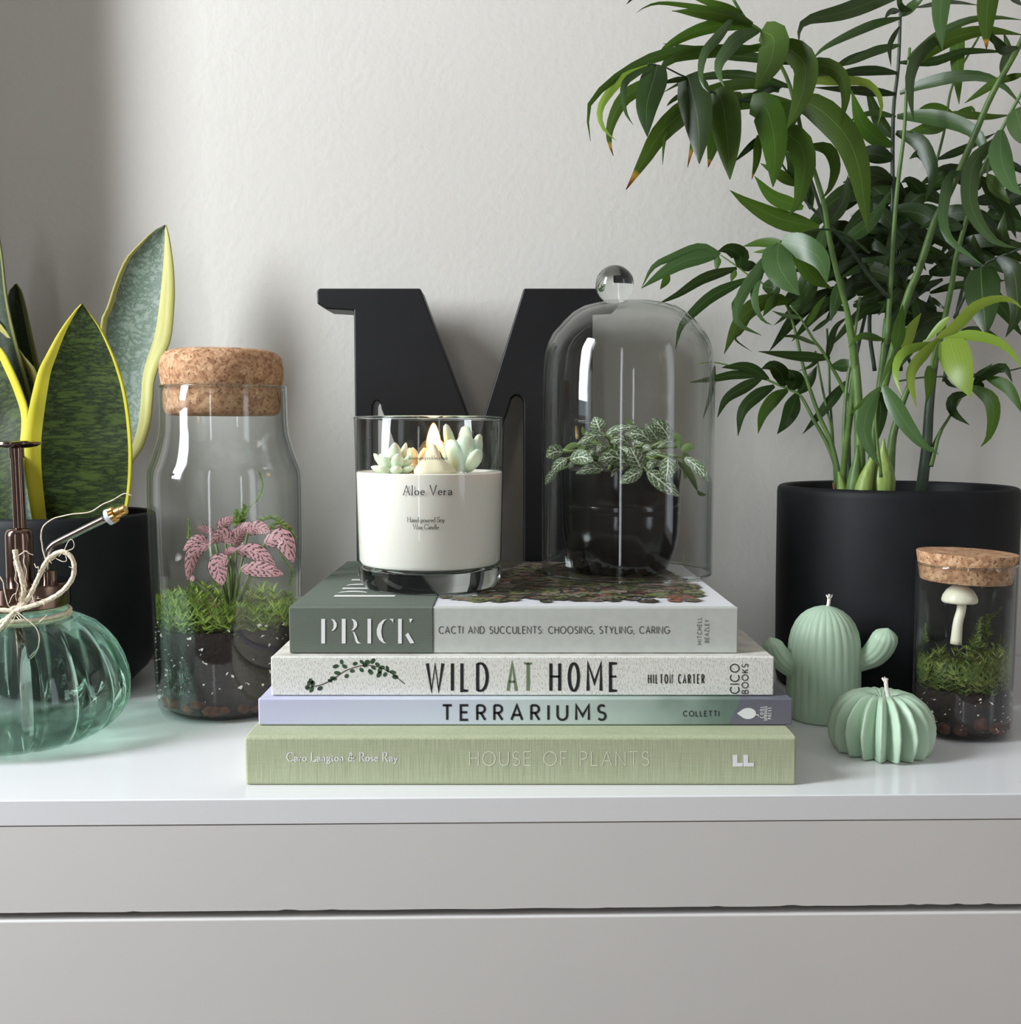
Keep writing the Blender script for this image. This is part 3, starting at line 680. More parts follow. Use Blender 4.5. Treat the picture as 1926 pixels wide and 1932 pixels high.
wall = [(Ro(z_wb), z_wb), (Ro(z_wt), z_wt), (Ro(z_rim) - .0001, z_rim - .0008), (Ro(z_rim) - .0006, z_rim), (Ro(z_rim) - t + .0003, z_rim), (Ro(z_rim) - t, z_rim - .0008), (Ro(z_wt) - t, z_wt + .0003)]
turned('glass_wall', wall, cc, 'glass', candle, 96)
def lip(R, z, c, parent, t, m='glass_solid'):
    vs, fs = lathe([(R - t / 2 + t * .55 * cos(g), z + t * .55 * sin(g)) for g in [2 * pi * i / 10 for i in range(11)]], 96, (c.x, c.y, 0)); mesh('rim', vs, fs, m, parent)
lip(Ro(z_rim), z_rim, cc, candle, t)
wax = [(0, z_wb), (Ro(z_wb) - .006, z_wb), (Ro(z_wb) - .002, z_wb + .0010), (Ro(z_wb) - .0006, z_wb + .003), (Ro(z_wt) - .0006, z_wt - .0006), (Ro(z_wt) - .0016, z_wt), (Ro(z_wt) - .006, z_wt - .0012), (0, z_wt - .0018)]
turned('wax', wax, cc, 'wax_white', candle, 96)
def on_cup(px, py, lift=.0002):
    D = cc.y - rr
    for _ in range(12):
        p = P(px, py, D); R = Ro(p.z) + lift; D = cc.y - math.sqrt(max(1e-8, R * R - (p.x - cc.x) ** 2))
    return P(px, py, D)
lettering('label_print', 'Aloe Vera', 760, 853, 934, 18, on_cup, candle, 'ink_black', SERIF, .10, .05)
lettering('label_print', 'Hand-poured Soy', 768, 839, 985, 9.3, on_cup, candle, 'ink_black', SERIF, .11, .055)
lettering('label_print', 'Wax Candle', 779, 828, 998.5, 9.3, on_cup, candle, 'ink_black', SERIF, .11, .055)
lettering('label_print', 'leavesandprickles.co.uk', 771, 845, 867, 7.6, on_cup, candle, 'ink_black', SERIF, .11, .06)
M['label_film'] = thin_glass('clear label film', (238, 238, 234), (238, 238, 234), .03)
def blob(bld, c, d, L, w, th, mi=0, tip=.35):
    """pointed waxy petal: ellipsoid along d"""
    d = V(d).normalized(); a = d.cross(V((0, 0, 1)));  a = a.normalized() if a.length > 1e-3 else V((1, 0, 0)); b_ = a.cross(d)
    prof = [(0.0, 0), (.55, .12), (.9, .35), (1.0, .58), (.80, .80), (tip, .95), (0, 1.0)]
    n = 10; vs = []; fs = []; rows = []
    for r, t_ in prof:
        if r == 0: rows.append([len(vs)]); vs.append(V(c) + d * (L * t_))
        else:
            row = []
            for j in range(n):
                g = 2 * pi * j / n; row.append(len(vs)); vs.append(V(c) + d * (L * t_) + a * (r * w * cos(g)) + b_ * (r * th * sin(g)))
            rows.append(row)
    for A, C in zip(rows, rows[1:]):
        for j in range(n):
            q_ = (j + 1) % n
            if len(A) == 1: fs.append((A[0], C[q_], C[j]))
            elif len(C) == 1: fs.append((A[j], A[q_], C[0]))
            else: fs.append((A[j], A[q_], C[q_], C[j]))
    bld.add(vs, fs, mi)
def rosette(name, px, D, rings, m, z=None):
    bld = B(); c = P(px, 880, D); c = V((c.x, D, z_wt - .001))
    for nn, tilt, L, w, off in rings:
        for j in range(nn):
            a = 2 * pi * j / nn + off; d = V((cos(a) * sin(tilt), sin(a) * sin(tilt), cos(tilt)))
            blob(bld, c + V((cos(a), sin(a), 0)) * .002, d, L, w, w * .6)
    return bld.build(name, m, candle)
rosette('wax_succulent', 745, Dc - .008, [(8, 1.25, .0125, .0038, .2), (7, .72, .0155, .0040, .5), (4, .25, .0185, .0040, .1)], 'wax_green')
b = B(); c0 = V((P(872, 880, Dc).x, Dc + .002, z_wt - .001))
for a, tl, L, w in ((2.6, .28, .030, .0050), (1.4, .2, .0285, .0052), (-.3, .32, .024, .0060), (-1.3, .22, .0225, .0078), (-2.2, .35, .021, .0070), (.6, .4, .022, .0060), (-.7, .62, .017, .006), (3.4, .5, .022, .0050)):
    blob(b, c0 + V((cos(a), sin(a), 0)) * .0035, V((cos(a) * sin(tl), sin(a) * sin(tl), cos(tl))), L, w, w * .55, 0, .5)
b.build('wax_succulent', 'wax_green', candle)
b = B(); c0 = V((P(786, 880, Dc).x, Dc + .015, z_wt - .001))
for j in range(6): blob(b, c0 + V((cos(j) * .002, sin(j) * .002, 0)), V((cos(j * 1.05) * .5, sin(j * 1.05) * .5, 1)), .0165, .0032, .0022)
b.build('wax_succulent', 'wax_ivory', candle)
ck = P(817, 880, Dc - .014); ck = V((ck.x, Dc - .014, z_wt - .0015))
b = B()
vs, fs = lathe([(0, 0), (.0125, .0004), (.0120, .003), (.0085, .0065), (.0052, .0095), (.0034, .0138), (.0017, .0168), (0, .0180)], 24, ck, lambda r, z, a, i: r * (1 + .10 * sin(3 * a + i) + .05 * sin(5 * a)))
b.add(vs, fs); b.build('wax_cone', 'wax_ivory', candle)
fl = P(818, 846, Dc); fx, fy = fl.x, Dc
tube_pts = [V((fx, fy, z_wt - .003)), V((fx, fy, z_wt + .004)), V((fx + .0004, fy, P(818, 846, Dc).z))]
vs, fs = tube(tube_pts, .0008, 8); mesh('wick', vs, fs, 'burnt', candle)
m = bpy.data.materials.new('candle flame'); m.use_nodes = True; k = N(m); k.t.nodes.remove(k.b)
gz = k.n('ShaderNodeSeparateXYZ', i_0=k.n('ShaderNodeTexCoord').outputs['Generated']).outputs[2]
fc = k.n('ShaderNodeLayerWeight', i_Blend=0.5).outputs['Facing']
em = k.n('ShaderNodeEmission', i_Strength=k.ramp(gz, [(0, .25), (.2, .7), (.55, 1.0), (1, .7)])); k.link(k.ramp(gz, [(0, (255, 140, 50)), (.25, (255, 190, 90)), (.6, (255, 232, 160)), (1, (255, 196, 100))]), em.inputs[0])
st = k.n('ShaderNodeEmission', i_Strength=9.0); k.link(k.mix(k.math('POWER', fc, 1.6), em.inputs[0].links[0].from_socket, (255, 104, 22)), st.inputs[0])
k.link(k.math('MULTIPLY', em.inputs[1].links[0].from_socket, k.math('MULTIPLY_ADD', fc, -12.0, 15.0)), st.inputs[1]); k.link(st.outputs[0], k.out.inputs[0]); M['flame'] = m
z0, z1 = P(818, 857, Dc).z, P(818, 797, Dc).z; L = z1 - z0
turned('flame', [(0, z0), (.0022, z0 + L * .04), (.0038, z0 + L * .14), (.0044, z0 + L * .28), (.0043, z0 + L * .42), (.0037, z0 + L * .58), (.0028, z0 + L * .74), (.0018, z0 + L * .88), (.0009, z0 + L * .96), (0, z1)], V((fx, fy, 0)), 'flame', candle, 24)
l = bpy.data.lights.new('candle_light', 'POINT'); l.energy = 0.36; l.color = (1.0, .58, .22); l.shadow_soft_size = .004
o = bpy.data.objects.new('candle_light', l); COL.objects.link(o); o.location = (fx, fy, z0 + L * .5); o['kind'] = 'helper'

# ---------------------------------------------------------------- glass dome and the potted nerve plant under it
dc, Dd = seat(1182, 1103, 160, Zp, 1.0)
dome = empty('glass_cloche', V((dc.x, dc.y, Zp)), 'clear glass bell dome with a ball knob over the small black pot', 'cloche')
pr = prof_px([(569, 20), (570, 40), (573, 64), (581, 92), (592, 110), (611, 130), (630, 145), (648, 153), (667, 158), (704, 161), (742, 162), (820, 161.5), (1000, 160)], Dd)
zt_ = pr[-1][1] + .0004
outer = [(pr[0][0], Zp + .0006)] + pr + [(0, zt_)]
inner = [(max(r - .0016, 0), z - (.0016 if z > pr[3][1] else 0)) for r, z in outer[::-1]]; inner[0] = (0, zt_ - .0016)
inner[-1] = (pr[0][0] - .0016, Zp + .0006)
turned('dome_glass', [outer[0]] + outer[1:], dc, 'glass_dome', dome, 96)
turned('dome_glass_inside', inner, dc, 'glass_in', dome, 96)
vs, fs = lathe([(pr[0][0] - .0008 + .0009 * cos(g), Zp + .0012 + .0009 * sin(g)) for g in [2 * pi * i / 8 for i in range(9)]], 96, (dc.x, dc.y, 0)); mesh('rolled_rim', vs, fs, 'glass_solid', dome)
kx = P(1159.5, 537, Dd); rk = 36.3 / ppm(Dd, kx.z)
kb = [(rk * sin(g), kx.z - rk * cos(g)) for g in [pi * i / 24 for i in range(25)]]
turned('ball_knob', kb, V((kx.x, Dd, 0)), 'glass_solid', dome, 48)
zc = P(1161, 575, Dd).z
turned('knob_collar', [(0, zc - .0028), (.0065, zc - .0016), (.0082, zc + .0006), (.0075, zc + .0022), (.0055, zc + .0032), (0, zc + .0034)], V((kx.x + .0006, Dd, 0)), 'glass', dome, 40)

fpx, fD = 1170, Dd + .002
fc_ = V((P(fpx, 950, fD).x, fD, 0))
fit = empty('potted_nerve_plant', V((fc_.x, fc_.y, Zp)), 'white veined nerve plant in a small glossy black pot under the glass dome', 'plant')
pr = prof_px([(886, 113), (900, 113.5), (946, 112.5), (950, 111), (954, 112.2), (962, 112), (966, 110.6), (970, 111.5), (1003, 110), (1030, 105.5), (1052, 98), (1070, 88)], fD)
prof = [(0, Zp + .0004), (pr[0][0] * .86, Zp + .0004), (pr[0][0] * .93, Zp + .0018)] + pr + [(pr[-1][0] - .0012, pr[-1][1] + .001), (pr[-1][0] - .0030, pr[-1][1] - .0008), (pr[-1][0] - .0034, pr[-1][1] - .012)]
turned('pot', prof, fc_, 'gloss_black', fit, 80)
turned('soil', [(pr[-1][0] - .0036, pr[-1][1] - .010), (.02, pr[-1][1] - .008), (0, pr[-1][1] - .006)], fc_, 'soil', fit, 32)
M['fit_white'] = veinmat('white veined leaf', (92, 114, 74), (232, 238, 220), 5.0, .10, 1.5)
M['fit_plain'] = mat('plain green leaf', (92, 116, 60), .5)
M['fit_stem'] = mat('pale green stem', (112, 132, 76), .6)
z8 = lambda x, y: (1000 + x / 5.35, 760 + y / 5.35)
FL = [((710,300),(690,240),(650,142),150,0), ((745,335),(640,330),(478,415),82,-.02), ((330,500),(250,495),(165,550),135,-.03), ((365,565),(290,620),(212,712),95,-.035), ((275,690),(210,740),(155,825),75,-.03), ((405,575),(520,545),(636,585),135,-.035), ((780,690),(640,660),(462,712),95,-.03), ((760,340),(860,265),(1085,235),66,.015), ((1010,430),(920,365),(810,400),95,-.02), ((1225,400),(1120,320),(955,318),115,-.01), ((985,620),(850,545),(685,585),150,-.035), ((1120,665),(1075,570),(1010,450),165,-.04), ((1130,690),(1050,725),(905,812),120,-.04), ((1420,395),(1350,270),(1230,158),125,.0), ((1295,385),(1230,290),(1158,215),105,.012), ((1450,390),(1370,395),(1285,455),52,-.015), ((1390,520),(1280,500),(1175,525),62,-.025), ((1290,590),(1220,620),(1180,690),80,-.03), ((1390,550),(1390,650),(1375,785),150,-.035), ((1185,690),(1320,790),(1505,942),145,-.04), ((1555,555),(1680,640),(1805,790),95,-.015), ((935,690),(870,700),(818,745),72,-.03), ((770,450),(720,440),(670,490),75,-.03), ((410,600),(405,640),(395,672),52,-.03), ((690,500),(640,490),(600,510),60,-.02), ((1480,560),(1430,640),(1480,740),90,-.01), ((900,450),(960,480),(1010,520),60,-.02), ((1130,440),(1180,450),(1230,480),60,-.01), ((640,420),(560,430),(500,470),70,.0), ((1040,330),(1080,370),(1160,400),70,.01), ((560,300),(600,350),(660,380),60,.01)]
FP = [((1500,600),(1610,720),(1690,890),70,.0), ((1690,890),(1720,920),(1778,930),40,.0), ((1420,360),(1480,350),(1525,460),95,.012), ((1530,490),(1600,440),(1662,452),85,.01), ((955,168),(1010,200),(1085,258),28,.015), ((600,330),(545,300),(528,235),48,.012), ((1560,500),(1590,640),(1560,770),90,.02), ((500,420),(420,430),(330,480),60,-.01), ((480,450),(540,460),(560,440),40,-.02)]
random.seed(3)
sb = B(); crown = V((fc_.x, fc_.y, pr[-1][1] + .004))
for a, c_, d_, w_, dd in FL:
    blade('leaf', [z8(*a), z8(*c_), z8(*d_)], fD + dd * 1.1, fD + dd * 1.1 - random.uniform(-.004, .010), w_ / 4.5, fit, 'fit_white', random.uniform(-.25, .25), .14, oval, 9, 5, arc=.002)
    p = P(*z8(*a), fD + dd * 1.1); tube([crown * .6 + p * .4 + V((0, 0, .001)), p * .75 + crown * .25 + V((0, 0, .003)), p], .0008, 6, sb)
for a, c_, d_, w_, dd in FP:
    blade('leaf', [z8(*a), z8(*c_), z8(*d_)], fD + dd, fD + dd, w_ / 5.35, fit, 'fit_plain', random.uniform(-.3, .3), .2, oval, 8, 5)
for (x, y) in ((330, 480), (600, 380), (820, 330), (1200, 430), (1480, 440), (1500, 600), (1100, 680), (800, 600)):
    p = P(*z8(x, y), fD - .01); tube([V((crown.x + random.uniform(-.01, .01), crown.y + random.uniform(-.01, .01), pr[-1][1] - .008)), (crown + p) * .5 + V((0, 0, .004)), p], .0011, 6, sb)
sb.build('stems', 'fit_stem', fit)

# ---------------------------------------------------------------- moss, pebbles, soil
M['moss_a'] = leafmat('bright moss', (184, 206, 98), (146, 176, 66), .45, .6); M['moss_b'] = leafmat('dark moss', (118, 146, 56), (90, 116, 42), .4, .65); M['moss_c'] = leafmat('dry moss', (134, 134, 78), (110, 104, 58), .3, .7)
M['moss_d'] = leafmat('olive moss', (132, 144, 70), (104, 118, 50), .35, .65); M['moss_e'] = leafmat('deep olive moss', (84, 98, 44), (64, 78, 34), .3, .65)
M['perlite'] = mat('white perlite', (226, 222, 214), .8)
M['clay'] = noisy('clay pebble', (98, 64, 50), (62, 40, 34), 260.0, .85, .5)
def moss(name, c, R, z0, zf, n, parent, size, seed, front=.75, ms=('moss_a', 'moss_b', 'moss_c')):
    rnd = random.Random(seed); bld = B()
    for _ in range(n):
        r = R * math.sqrt(rnd.uniform(.35 if rnd.random() < front else .0, 1)); a = rnd.uniform(-pi, 0) if rnd.random() < front else rnd.uniform(0, pi)
        x, y = c.x + r * cos(a), c.y + r * sin(a); hgt = zf(x - c.x, y - c.y, rnd)
        lean = V((rnd.uniform(-.4, .4) + .3 * cos(a), rnd.uniform(-.4, .3) + .3 * sin(a), 1)).normalized()
        top = V((x, y, z0)) + lean * hgt; mi = rnd.choices((0, 1, 2), (5, 4, 1))[0]
        for s in range(rnd.randint(3, 5)):
            q_ = top - lean * (s * size * .55)
            if q_.z < z0 - .002: break
            for j in range(6):
                g = rnd.uniform(0, 2 * pi); up = rnd.uniform(.25, 1.0) + (.6 if s == 0 else 0)
                d = V((cos(g), sin(g), up)).normalized(); sd = d.cross(V((rnd.uniform(-1, 1), rnd.uniform(-1, 1), rnd.uniform(-1, 1)))).normalized() * size * .055; Lx = size * rnd.uniform(.7, 1.2)
                bld.add([q_ - sd, q_ + sd, q_ + d * Lx * .6 + sd * .9 - V((0, 0, size * .02)), q_ + d * Lx - V((0, 0, size * .1)), q_ + d * Lx * .6 - sd * .9 - V((0, 0, size * .02))], [(0, 1, 2, 4), (4, 2, 3)], mi if s < 2 else (1 if rnd.random() < .8 else 2), [(.4, 0), (.6, 0), (.6, .6), (.5, 1), (.4, .6)])
    for i, v in enumerate(bld.v):        # keep inside the glass
        d = V((v.x - c.x, v.y - c.y)); Rm = R * 1.045
        if d.length > Rm: d *= Rm / d.length; v.x, v.y = c.x + d.x, c.y + d.y
    return bld.build(name, list(ms), parent, kind='stuff')
def pebble(c, r, parent, rnd, ax, Rm, m='clay'):
    bm_ = bmesh.new(); bmesh.ops.create_icosphere(bm_, subdivisions=2, radius=1)
    s = (rnd.uniform(.8, 1.3), rnd.uniform(.8, 1.2), rnd.uniform(.6, .9)); off = rnd.uniform(0, 9)
    vs = [V(c) + V((v.co.x * s[0], v.co.y * s[1], v.co.z * s[2])) * r * (1 + .18 * noise.noise(v.co * 1.7 + V((off, off, 0)))) for v in bm_.verts]
    for v in vs:
        d = V((v.x - ax.x, v.y - ax.y))
        if d.length > Rm: d *= Rm / d.length; v.x, v.y = ax.x + d.x, ax.y + d.y
        v.z = max(v.z, .0020)
    fs = [tuple(v.index for v in f.verts) for f in bm_.faces]; bm_.free()
    return mesh('pebble', vs, fs, m, parent)
def perlite(name, c, R, z0, z1, n, parent, seed, s0=.0006, s1=.0015):
    rnd = random.Random(seed); bld = B()
    for _ in range(n):
        a = rnd.uniform(-pi * 1.05, .05); p = V((c.x + R * cos(a), c.y + R * sin(a), z0 + (z1 - z0) * rnd.random())); s = rnd.uniform(s0, s1) * (1.6 if rnd.random() < .15 else 1)
        q_ = [p + V((rnd.uniform(-1, 1), rnd.uniform(-.4, .4), rnd.uniform(-1, 1))) * s for _ in range(6)]
        bld.add(q_, [(0, 1, 2), (0, 2, 3), (0, 3, 4), (0, 4, 1), (5, 2, 1), (5, 3, 2), (5, 4, 3), (5, 1, 4)])
    return bld.build(name, 'perlite', parent, smooth=False, kind='stuff')
def vessel(name, outer, c, m, parent, t, zb, n=80):
    """thin vessel: outer wall, rim, inner wall, floor; outer bottom to top"""
    inn = [(max(r - t, 0), z) for r, z in outer if z > zb + .002][::-1]
    rt, zr = outer[-1]
    prof = [(0, outer[0][1])] + outer + [(rt - t * .2, zr + t * .35), (rt - t * .8, zr + t * .35)] + inn + [(inn[-1][0] * .8, zb + .0012), (0, zb + .0012)]
    return turned(name, prof, c, m, parent, n, sharp=60)

# ---------------------------------------------------------------- tall bottle terrarium
bc, Db = seat(427, 1364, 118, 0, .98)
bot = empty('bottle_terrarium', V((bc.x, bc.y, 0)), 'tall clear bottle terrarium with round cork and pink veined plant, left of the books', 'terrarium')
bp = prof_px([(733, 116.5), (760, 116.5), (800, 117), (820, 119), (840, 124.5), (858, 130), (874, 135.5), (886, 139.5), (900, 141), (930, 141.5), (1000, 141), (1100, 138.5), (1200, 135.5), (1290, 132.5), (1315, 130), (1329, 125)], Db)
outer = [(bp[0][0] * .85, .0006), (bp[0][0] * .95, .0022)] + bp
outer[1] = (bp[0][0] * .955, max(.0015, bp[0][1] * .45))
vessel('glass_bottle', outer, bc, 'glass', bot, .0016, .0006); lip(outer[-1][0], outer[-1][1] + .0006, bc, bot, .0016)
ct = lambda py: P(427, py, Db).z
w_ = ppm(Db, .2)
turned('cork_stopper', [(0, ct(784)), (96 / w_, ct(784)), (104 / w_, ct(779)), (107.5 / w_, ct(768)), (108 / w_, ct(742)), (106 / w_, ct(736)), (107 / w_, ct(733)), (110 / w_, ct(728)), (113 / w_, ct(712)), (113.5 / w_, ct(694)), (110 / w_, ct(676)), (103 / w_, ct(667)), (90 / w_, ct(662)), (60 / w_, ct(659.5)), (0, ct(659))], V((bc.x - .0008, bc.y, 0)), 'cork', bot, 72,
       lambda r, z, a, i: r * (1 + .012 * noise.noise(V((cos(a) * 2.2, sin(a) * 2.2, z * 90)))), sharp=80)
Ri = bp[3][0] - .0019
zs = ct(1172)
M['dark_soil'] = noisy('dark terrarium soil', (46, 33, 28), (20, 15, 13), 420.0, .9, .8, .0015)
turned('soil', [(0, .0021), (Ri * .86, .0021), (Ri * .955, .009), (Ri * .985, .018), (Ri * .995, zs - .003), (Ri * .96, zs), (Ri * .5, zs + .002), (0, zs + .004)], bc, 'dark_soil', bot, 72, lambda r, z, a, i: r * (1 + .006 * noise.noise(V((a * 9, z * 300, 0)))), sharp=80)
perlite('perlite', bc, Ri + .0003, .012, zs + .004, 85, bot, 4, .0005, .0012)
rnd = random.Random(8)
for i in range(17):
    a = -pi - .1 + (pi + .2) * (i + rnd.uniform(-.3, .3)) / 16; rp = rnd.uniform(.0042, .0066)
    pebble((bc.x + (Ri * .95 - rp * .55) * cos(a), bc.y + (Ri * .95 - rp * .55) * sin(a), .0045 + rp * .6 + rnd.random() * .004), rp, bot, rnd, bc, Ri)
def zf(x, y, r): return .007 + .011 * r.random() + (.004 if x < .01 else 0) + .004 * noise.noise(V((x * 60, y * 60, 1)))
moss('moss', bc, Ri * .95, zs - .004, zf, 330, bot, .0080, 5)
M['fit_pink'] = veinmat('pink veined leaf', (64, 62, 50), (222, 166, 170), 6.5, 0.36, 1.5)
M['fit_pink_side'] = mat('leaf underside', (84, 92, 62), .55)
z7 = lambda x, y: (300 + x / 6.879, 880 + y / 6.879)
PK = [((1005,1090),(1260,1110),(1510,1300),190,-.028), ((1060,1340),(1320,1330),(1610,1400),190,-.034), ((1370,1000),(1600,930),(1745,1240),240,-.018), ((890,1180),(760,1270),(825,1540),230,-.034), ((935,1000),(830,890),(670,1000),170,-.02), ((650,1020),(450,1120),(372,1475),160,-.022), ((650,1010),(500,960),(320,1090),150,-.008), ((705,880),(620,820),(485,800),100,.005), ((850,860),(830,760),(965,655),140,.006), ((965,1050),(1010,930),(1125,800),150,-.012), ((955,860),(1060,800),(1205,735),110,.008), ((1150,870),(1280,790),(1440,850),170,.004), ((870,1180),(910,1100),(1005,1070),95,-.030), ((1500,800),(1600,760),(1725,785),80,.012), ((405,1420),(430,1450),(448,1490),60,-.012)]
random.seed(9); sb = B(); base_ = V((P(*z7(960, 1300), Db).x, Db - .004, zs))
for a, c_, d_, w_, dd in PK:
    blade('fittonia_leaf', [z7(*a), z7(*c_), z7(*d_)], Db + dd * .8, Db + dd * .8 - .003, w_ / 5.9, bot, 'fit_pink', random.uniform(-.3, .3), .2, oval, 10, 5)
    p = P(*z7(*a), Db + dd * .8); tube([base_, (base_ + p) * .5 + V((0, 0, .004)), p], .0009, 6, sb)
blade('fittonia_leaf', [z7(930, 1190), z7(960, 1280), z7(1035, 1425)], Db - .024, Db - .026, 11, bot, 'fit_pink_side', .2, .2, oval, 8, 5)
sb.build('fittonia_stems', 'fit_stem', bot)
# feathery moss shoots behind the plant
fb = B(); rnd = random.Random(2)
def feather(pts, D, ln, n=26, spread=1.0):
    q_ = spline(pts, n); ps = [P(x, y, D) for x, y in q_]; tube(ps, .00035, 5, fb, 1)
    for i, p in enumerate(ps):
        for s in (-1, 1):
            for _ in range(2):
                d = V((s * rnd.uniform(.4, 1), rnd.uniform(-.5, .5), rnd.uniform(.0, .9))).normalized(); L_ = ln * rnd.uniform(.5, 1.1) * (1.15 - .8 * i / n)
                sd = V((0, .0003, .0003)); fb.add([p - sd, p + sd, p + d * L_], [(0, 1, 2)], 1 if rnd.random() < .6 else 0, [(.4, 0), (.6, 0), (.5, 1)])
feather([z7(1000, 760), z7(1180, 540), z7(1300, 400), z7(1345, 230), z7(1300, 70)], Db + .012, .0035)
feather([z7(1060, 780), z7(1090, 650), z7(1110, 500)], Db + .014, .0055, 30)
feather([z7(1000, 740), z7(1010, 640), z7(1000, 560)], Db + .012, .0048, 24)
feather([z7(1340, 700), z7(1480, 680), z7(1640, 780), z7(1780, 930)], Db + .004, .0055, 34)
feather([z7(1420, 830), z7(1560, 740), z7(1700, 830)], Db + .006, .0050, 28)
feather([z7(1700, 1550), z7(1720, 1350), z7(1600, 1180), z7(1560, 1080)], Db - .002, .0022, 24)
feather([z7(380, 960), z7(390, 850), z7(385, 690)], Db + .012, .0022, 16)
fb.build('feather_moss', ['moss_a', 'moss_b'], bot, smooth=False, kind='stuff')

# ---------------------------------------------------------------- small jar terrarium
jc, Dj = seat(1826, 1402, 76, 0, 1.0)
jar = empty('jar_terrarium', V((jc.x, jc.y, 0)), 'small straight glass jar with flat cork, moss and a white mushroom, at the right', 'terrarium')
jp = prof_px([(1064, 90), (1070, 89.2), (1100, 89), (1250, 88), (1340, 87.5), (1360, 86), (1372, 82)], Dj, 1826)
outer = [(jp[0][0] * .86, .0006), (jp[0][0] * .95, .0014)] + [q_ for q_ in jp if q_[1] > .002]
vessel('glass_jar', outer, jc, 'glass', jar, .0012, .0006); lip(outer[-1][0], outer[-1][1] + .0004, jc, jar, .0012)
ct = lambda py: P(1826, py, Dj).z
w_ = ppm(Dj, .08)
tl = Matrix.Translation((jc.x, jc.y, ct(1062))) @ Matrix.Rotation(rad(1.6), 4, 'Y') @ Matrix.Translation((-jc.x, -jc.y, -ct(1062)))
turned('cork_stopper', [(0, ct(1095)), (79 / w_, ct(1095)), (80.5 / w_, ct(1092)), (89 / w_, ct(1043.5)), (88.5 / w_, ct(1041.5)), (0, ct(1041))], jc, 'cork', jar, 72, lambda r, z, a, i: r * (1 + .008 * noise.noise(V((cos(a) * 3, sin(a) * 3, z * 200)))), sharp=50, tf=lambda v: tl @ v)
Rj = jp[2][0] - .0015; zs = ct(1292)
turned('soil', [(0, .0021), (Rj * .9, .0021), (Rj * .985, .006), (Rj * .99, zs - .001), (Rj * .9, zs), (0, zs + .001)], jc, 'dark_soil', jar, 64, sharp=80)
perlite('perlite', jc, Rj + .0002, .004, zs, 46, jar, 14, .0004, .0011)
rnd = random.Random(18)
for i in range(9):
    a = -pi + .1 + (pi - .2) * (i + rnd.uniform(-.3, .3)) / 8; rp = rnd.uniform(.0042, .0062)
    pebble((jc.x + (Rj * .985 - rp * .5) * cos(a), jc.y + (Rj * .985 - rp * .5) * sin(a), .004 + rp * .6 + rnd.random() * .006 * (rnd.random() < .4)), rp, jar, rnd, jc, Rj + .0002)
def zf2(x, y, r): return .009 + .010 * r.random() + (.012 * min(1, max(0, x / .02)) if x > 0.002 else 0) * r.random()
moss('moss', jc, Rj * .94, zs - .002, zf2, 360, jar, .0058, 15, .75, ('moss_d', 'moss_e', 'moss_c'))
fb = B(); rnd = random.Random(6)
zj = lambda x, y: (1640 + x / 6.734, 1150 + y / 6.734)
feather([zj(1450, 350), zj(1500, 150), zj(1600, 60), zj(1690, -30)], Dj, .004, 30); feather([zj(1330, 420), zj(1380, 250), zj(1420, 100)], Dj - .008, .004, 30); feather([zj(1480, 400), zj(1500, 200), zj(1490, 60)], Dj - .004, .0042, 30)
feather([zj(720, 420), zj(712, 300), zj(715, 185)], Dj - .004, .0022, 20); feather([zj(1600, 560), zj(1640, 420), zj(1660, 330)], Dj, .0035, 24)
fb.build('moss_shoots', ['moss_d', 'moss_e'], jar, smooth=False, kind='stuff')
D_ = Dj - .008; mc = P(1810, 1136, D_); w_ = ppm(D_, .06)
mb = B(); vs, fs = lathe([(0, -.0002), (20 / w_, 0), (31 / w_, .0006), (32.3 / w_, .002), (30 / w_, .0045), (24 / w_, .0075), (14 / w_, .0100), (0, .0110)], 36, (mc.x, D_, mc.z - .0006)); mb.add(vs, fs)
q_ = spline([(1815, 1132), (1813, 1152), (1807, 1175), (1803, 1215)], 12)
tube([P(x, y, D_) for x, y in q_], [(8.3 + 2.2 * (i / 11) ** 2) / w_ for i in range(12)], 14, mb); mb.build('mushroom', 'mushroom', jar)

# ---------------------------------------------------------------- cactus candles
CG = 'mint cactus candles'
def wick(px_list, D, parent, r=.0011):
    bld = B(); q_ = spline(px_list, 8); ps = [P(x, y, D) for x, y in q_]; tube(ps, r, 8, bld)
    rnd = random.Random(len(px_list) + int(px_list[0][0])); d0 = (ps[-1] - ps[-3]).normalized()
    for _ in range(16):
        d = (d0 + V((rnd.uniform(-.75, .75), rnd.uniform(-.6, .6), rnd.uniform(-.1, .2)))).normalized()
        tube([ps[-2], ps[-2] + d * .0018, ps[-2] + d * rnd.uniform(.0026, .0042)], [.0005, .0004, .0002], 5, bld)
    bld.build('wick', 'wick', parent)
tc, Dt = seat(1561, 1372, 66, 0, 1.0)
tall = empty('cactus_candle', V((tc.x, tc.y, 0)), 'tall mint green cactus candle with two arms, beside the black palm pot', 'candle', CG)
tp = prof_px([(1143, 8), (1147, 22), (1153, 34), (1162, 45), (1174, 54), (1190, 61), (1208, 65), (1240, 67), (1290, 67.5), (1330, 67)], Dt, 1561)
prof = [(0, .0003), (tp[0][0] * .97, .0003), (tp[0][0], .0015)] + tp + [(0, tp[-1][1] + .0002)]
NR = 26
turned('body', prof, tc, 'wax_mint', tall, NR * 8, lambda r, z, a, i: r * (1 + .036 * (abs(cos(NR / 2 * a)) ** .8 - .5) - .012) if i > 2 else r * .975, sharp=180)
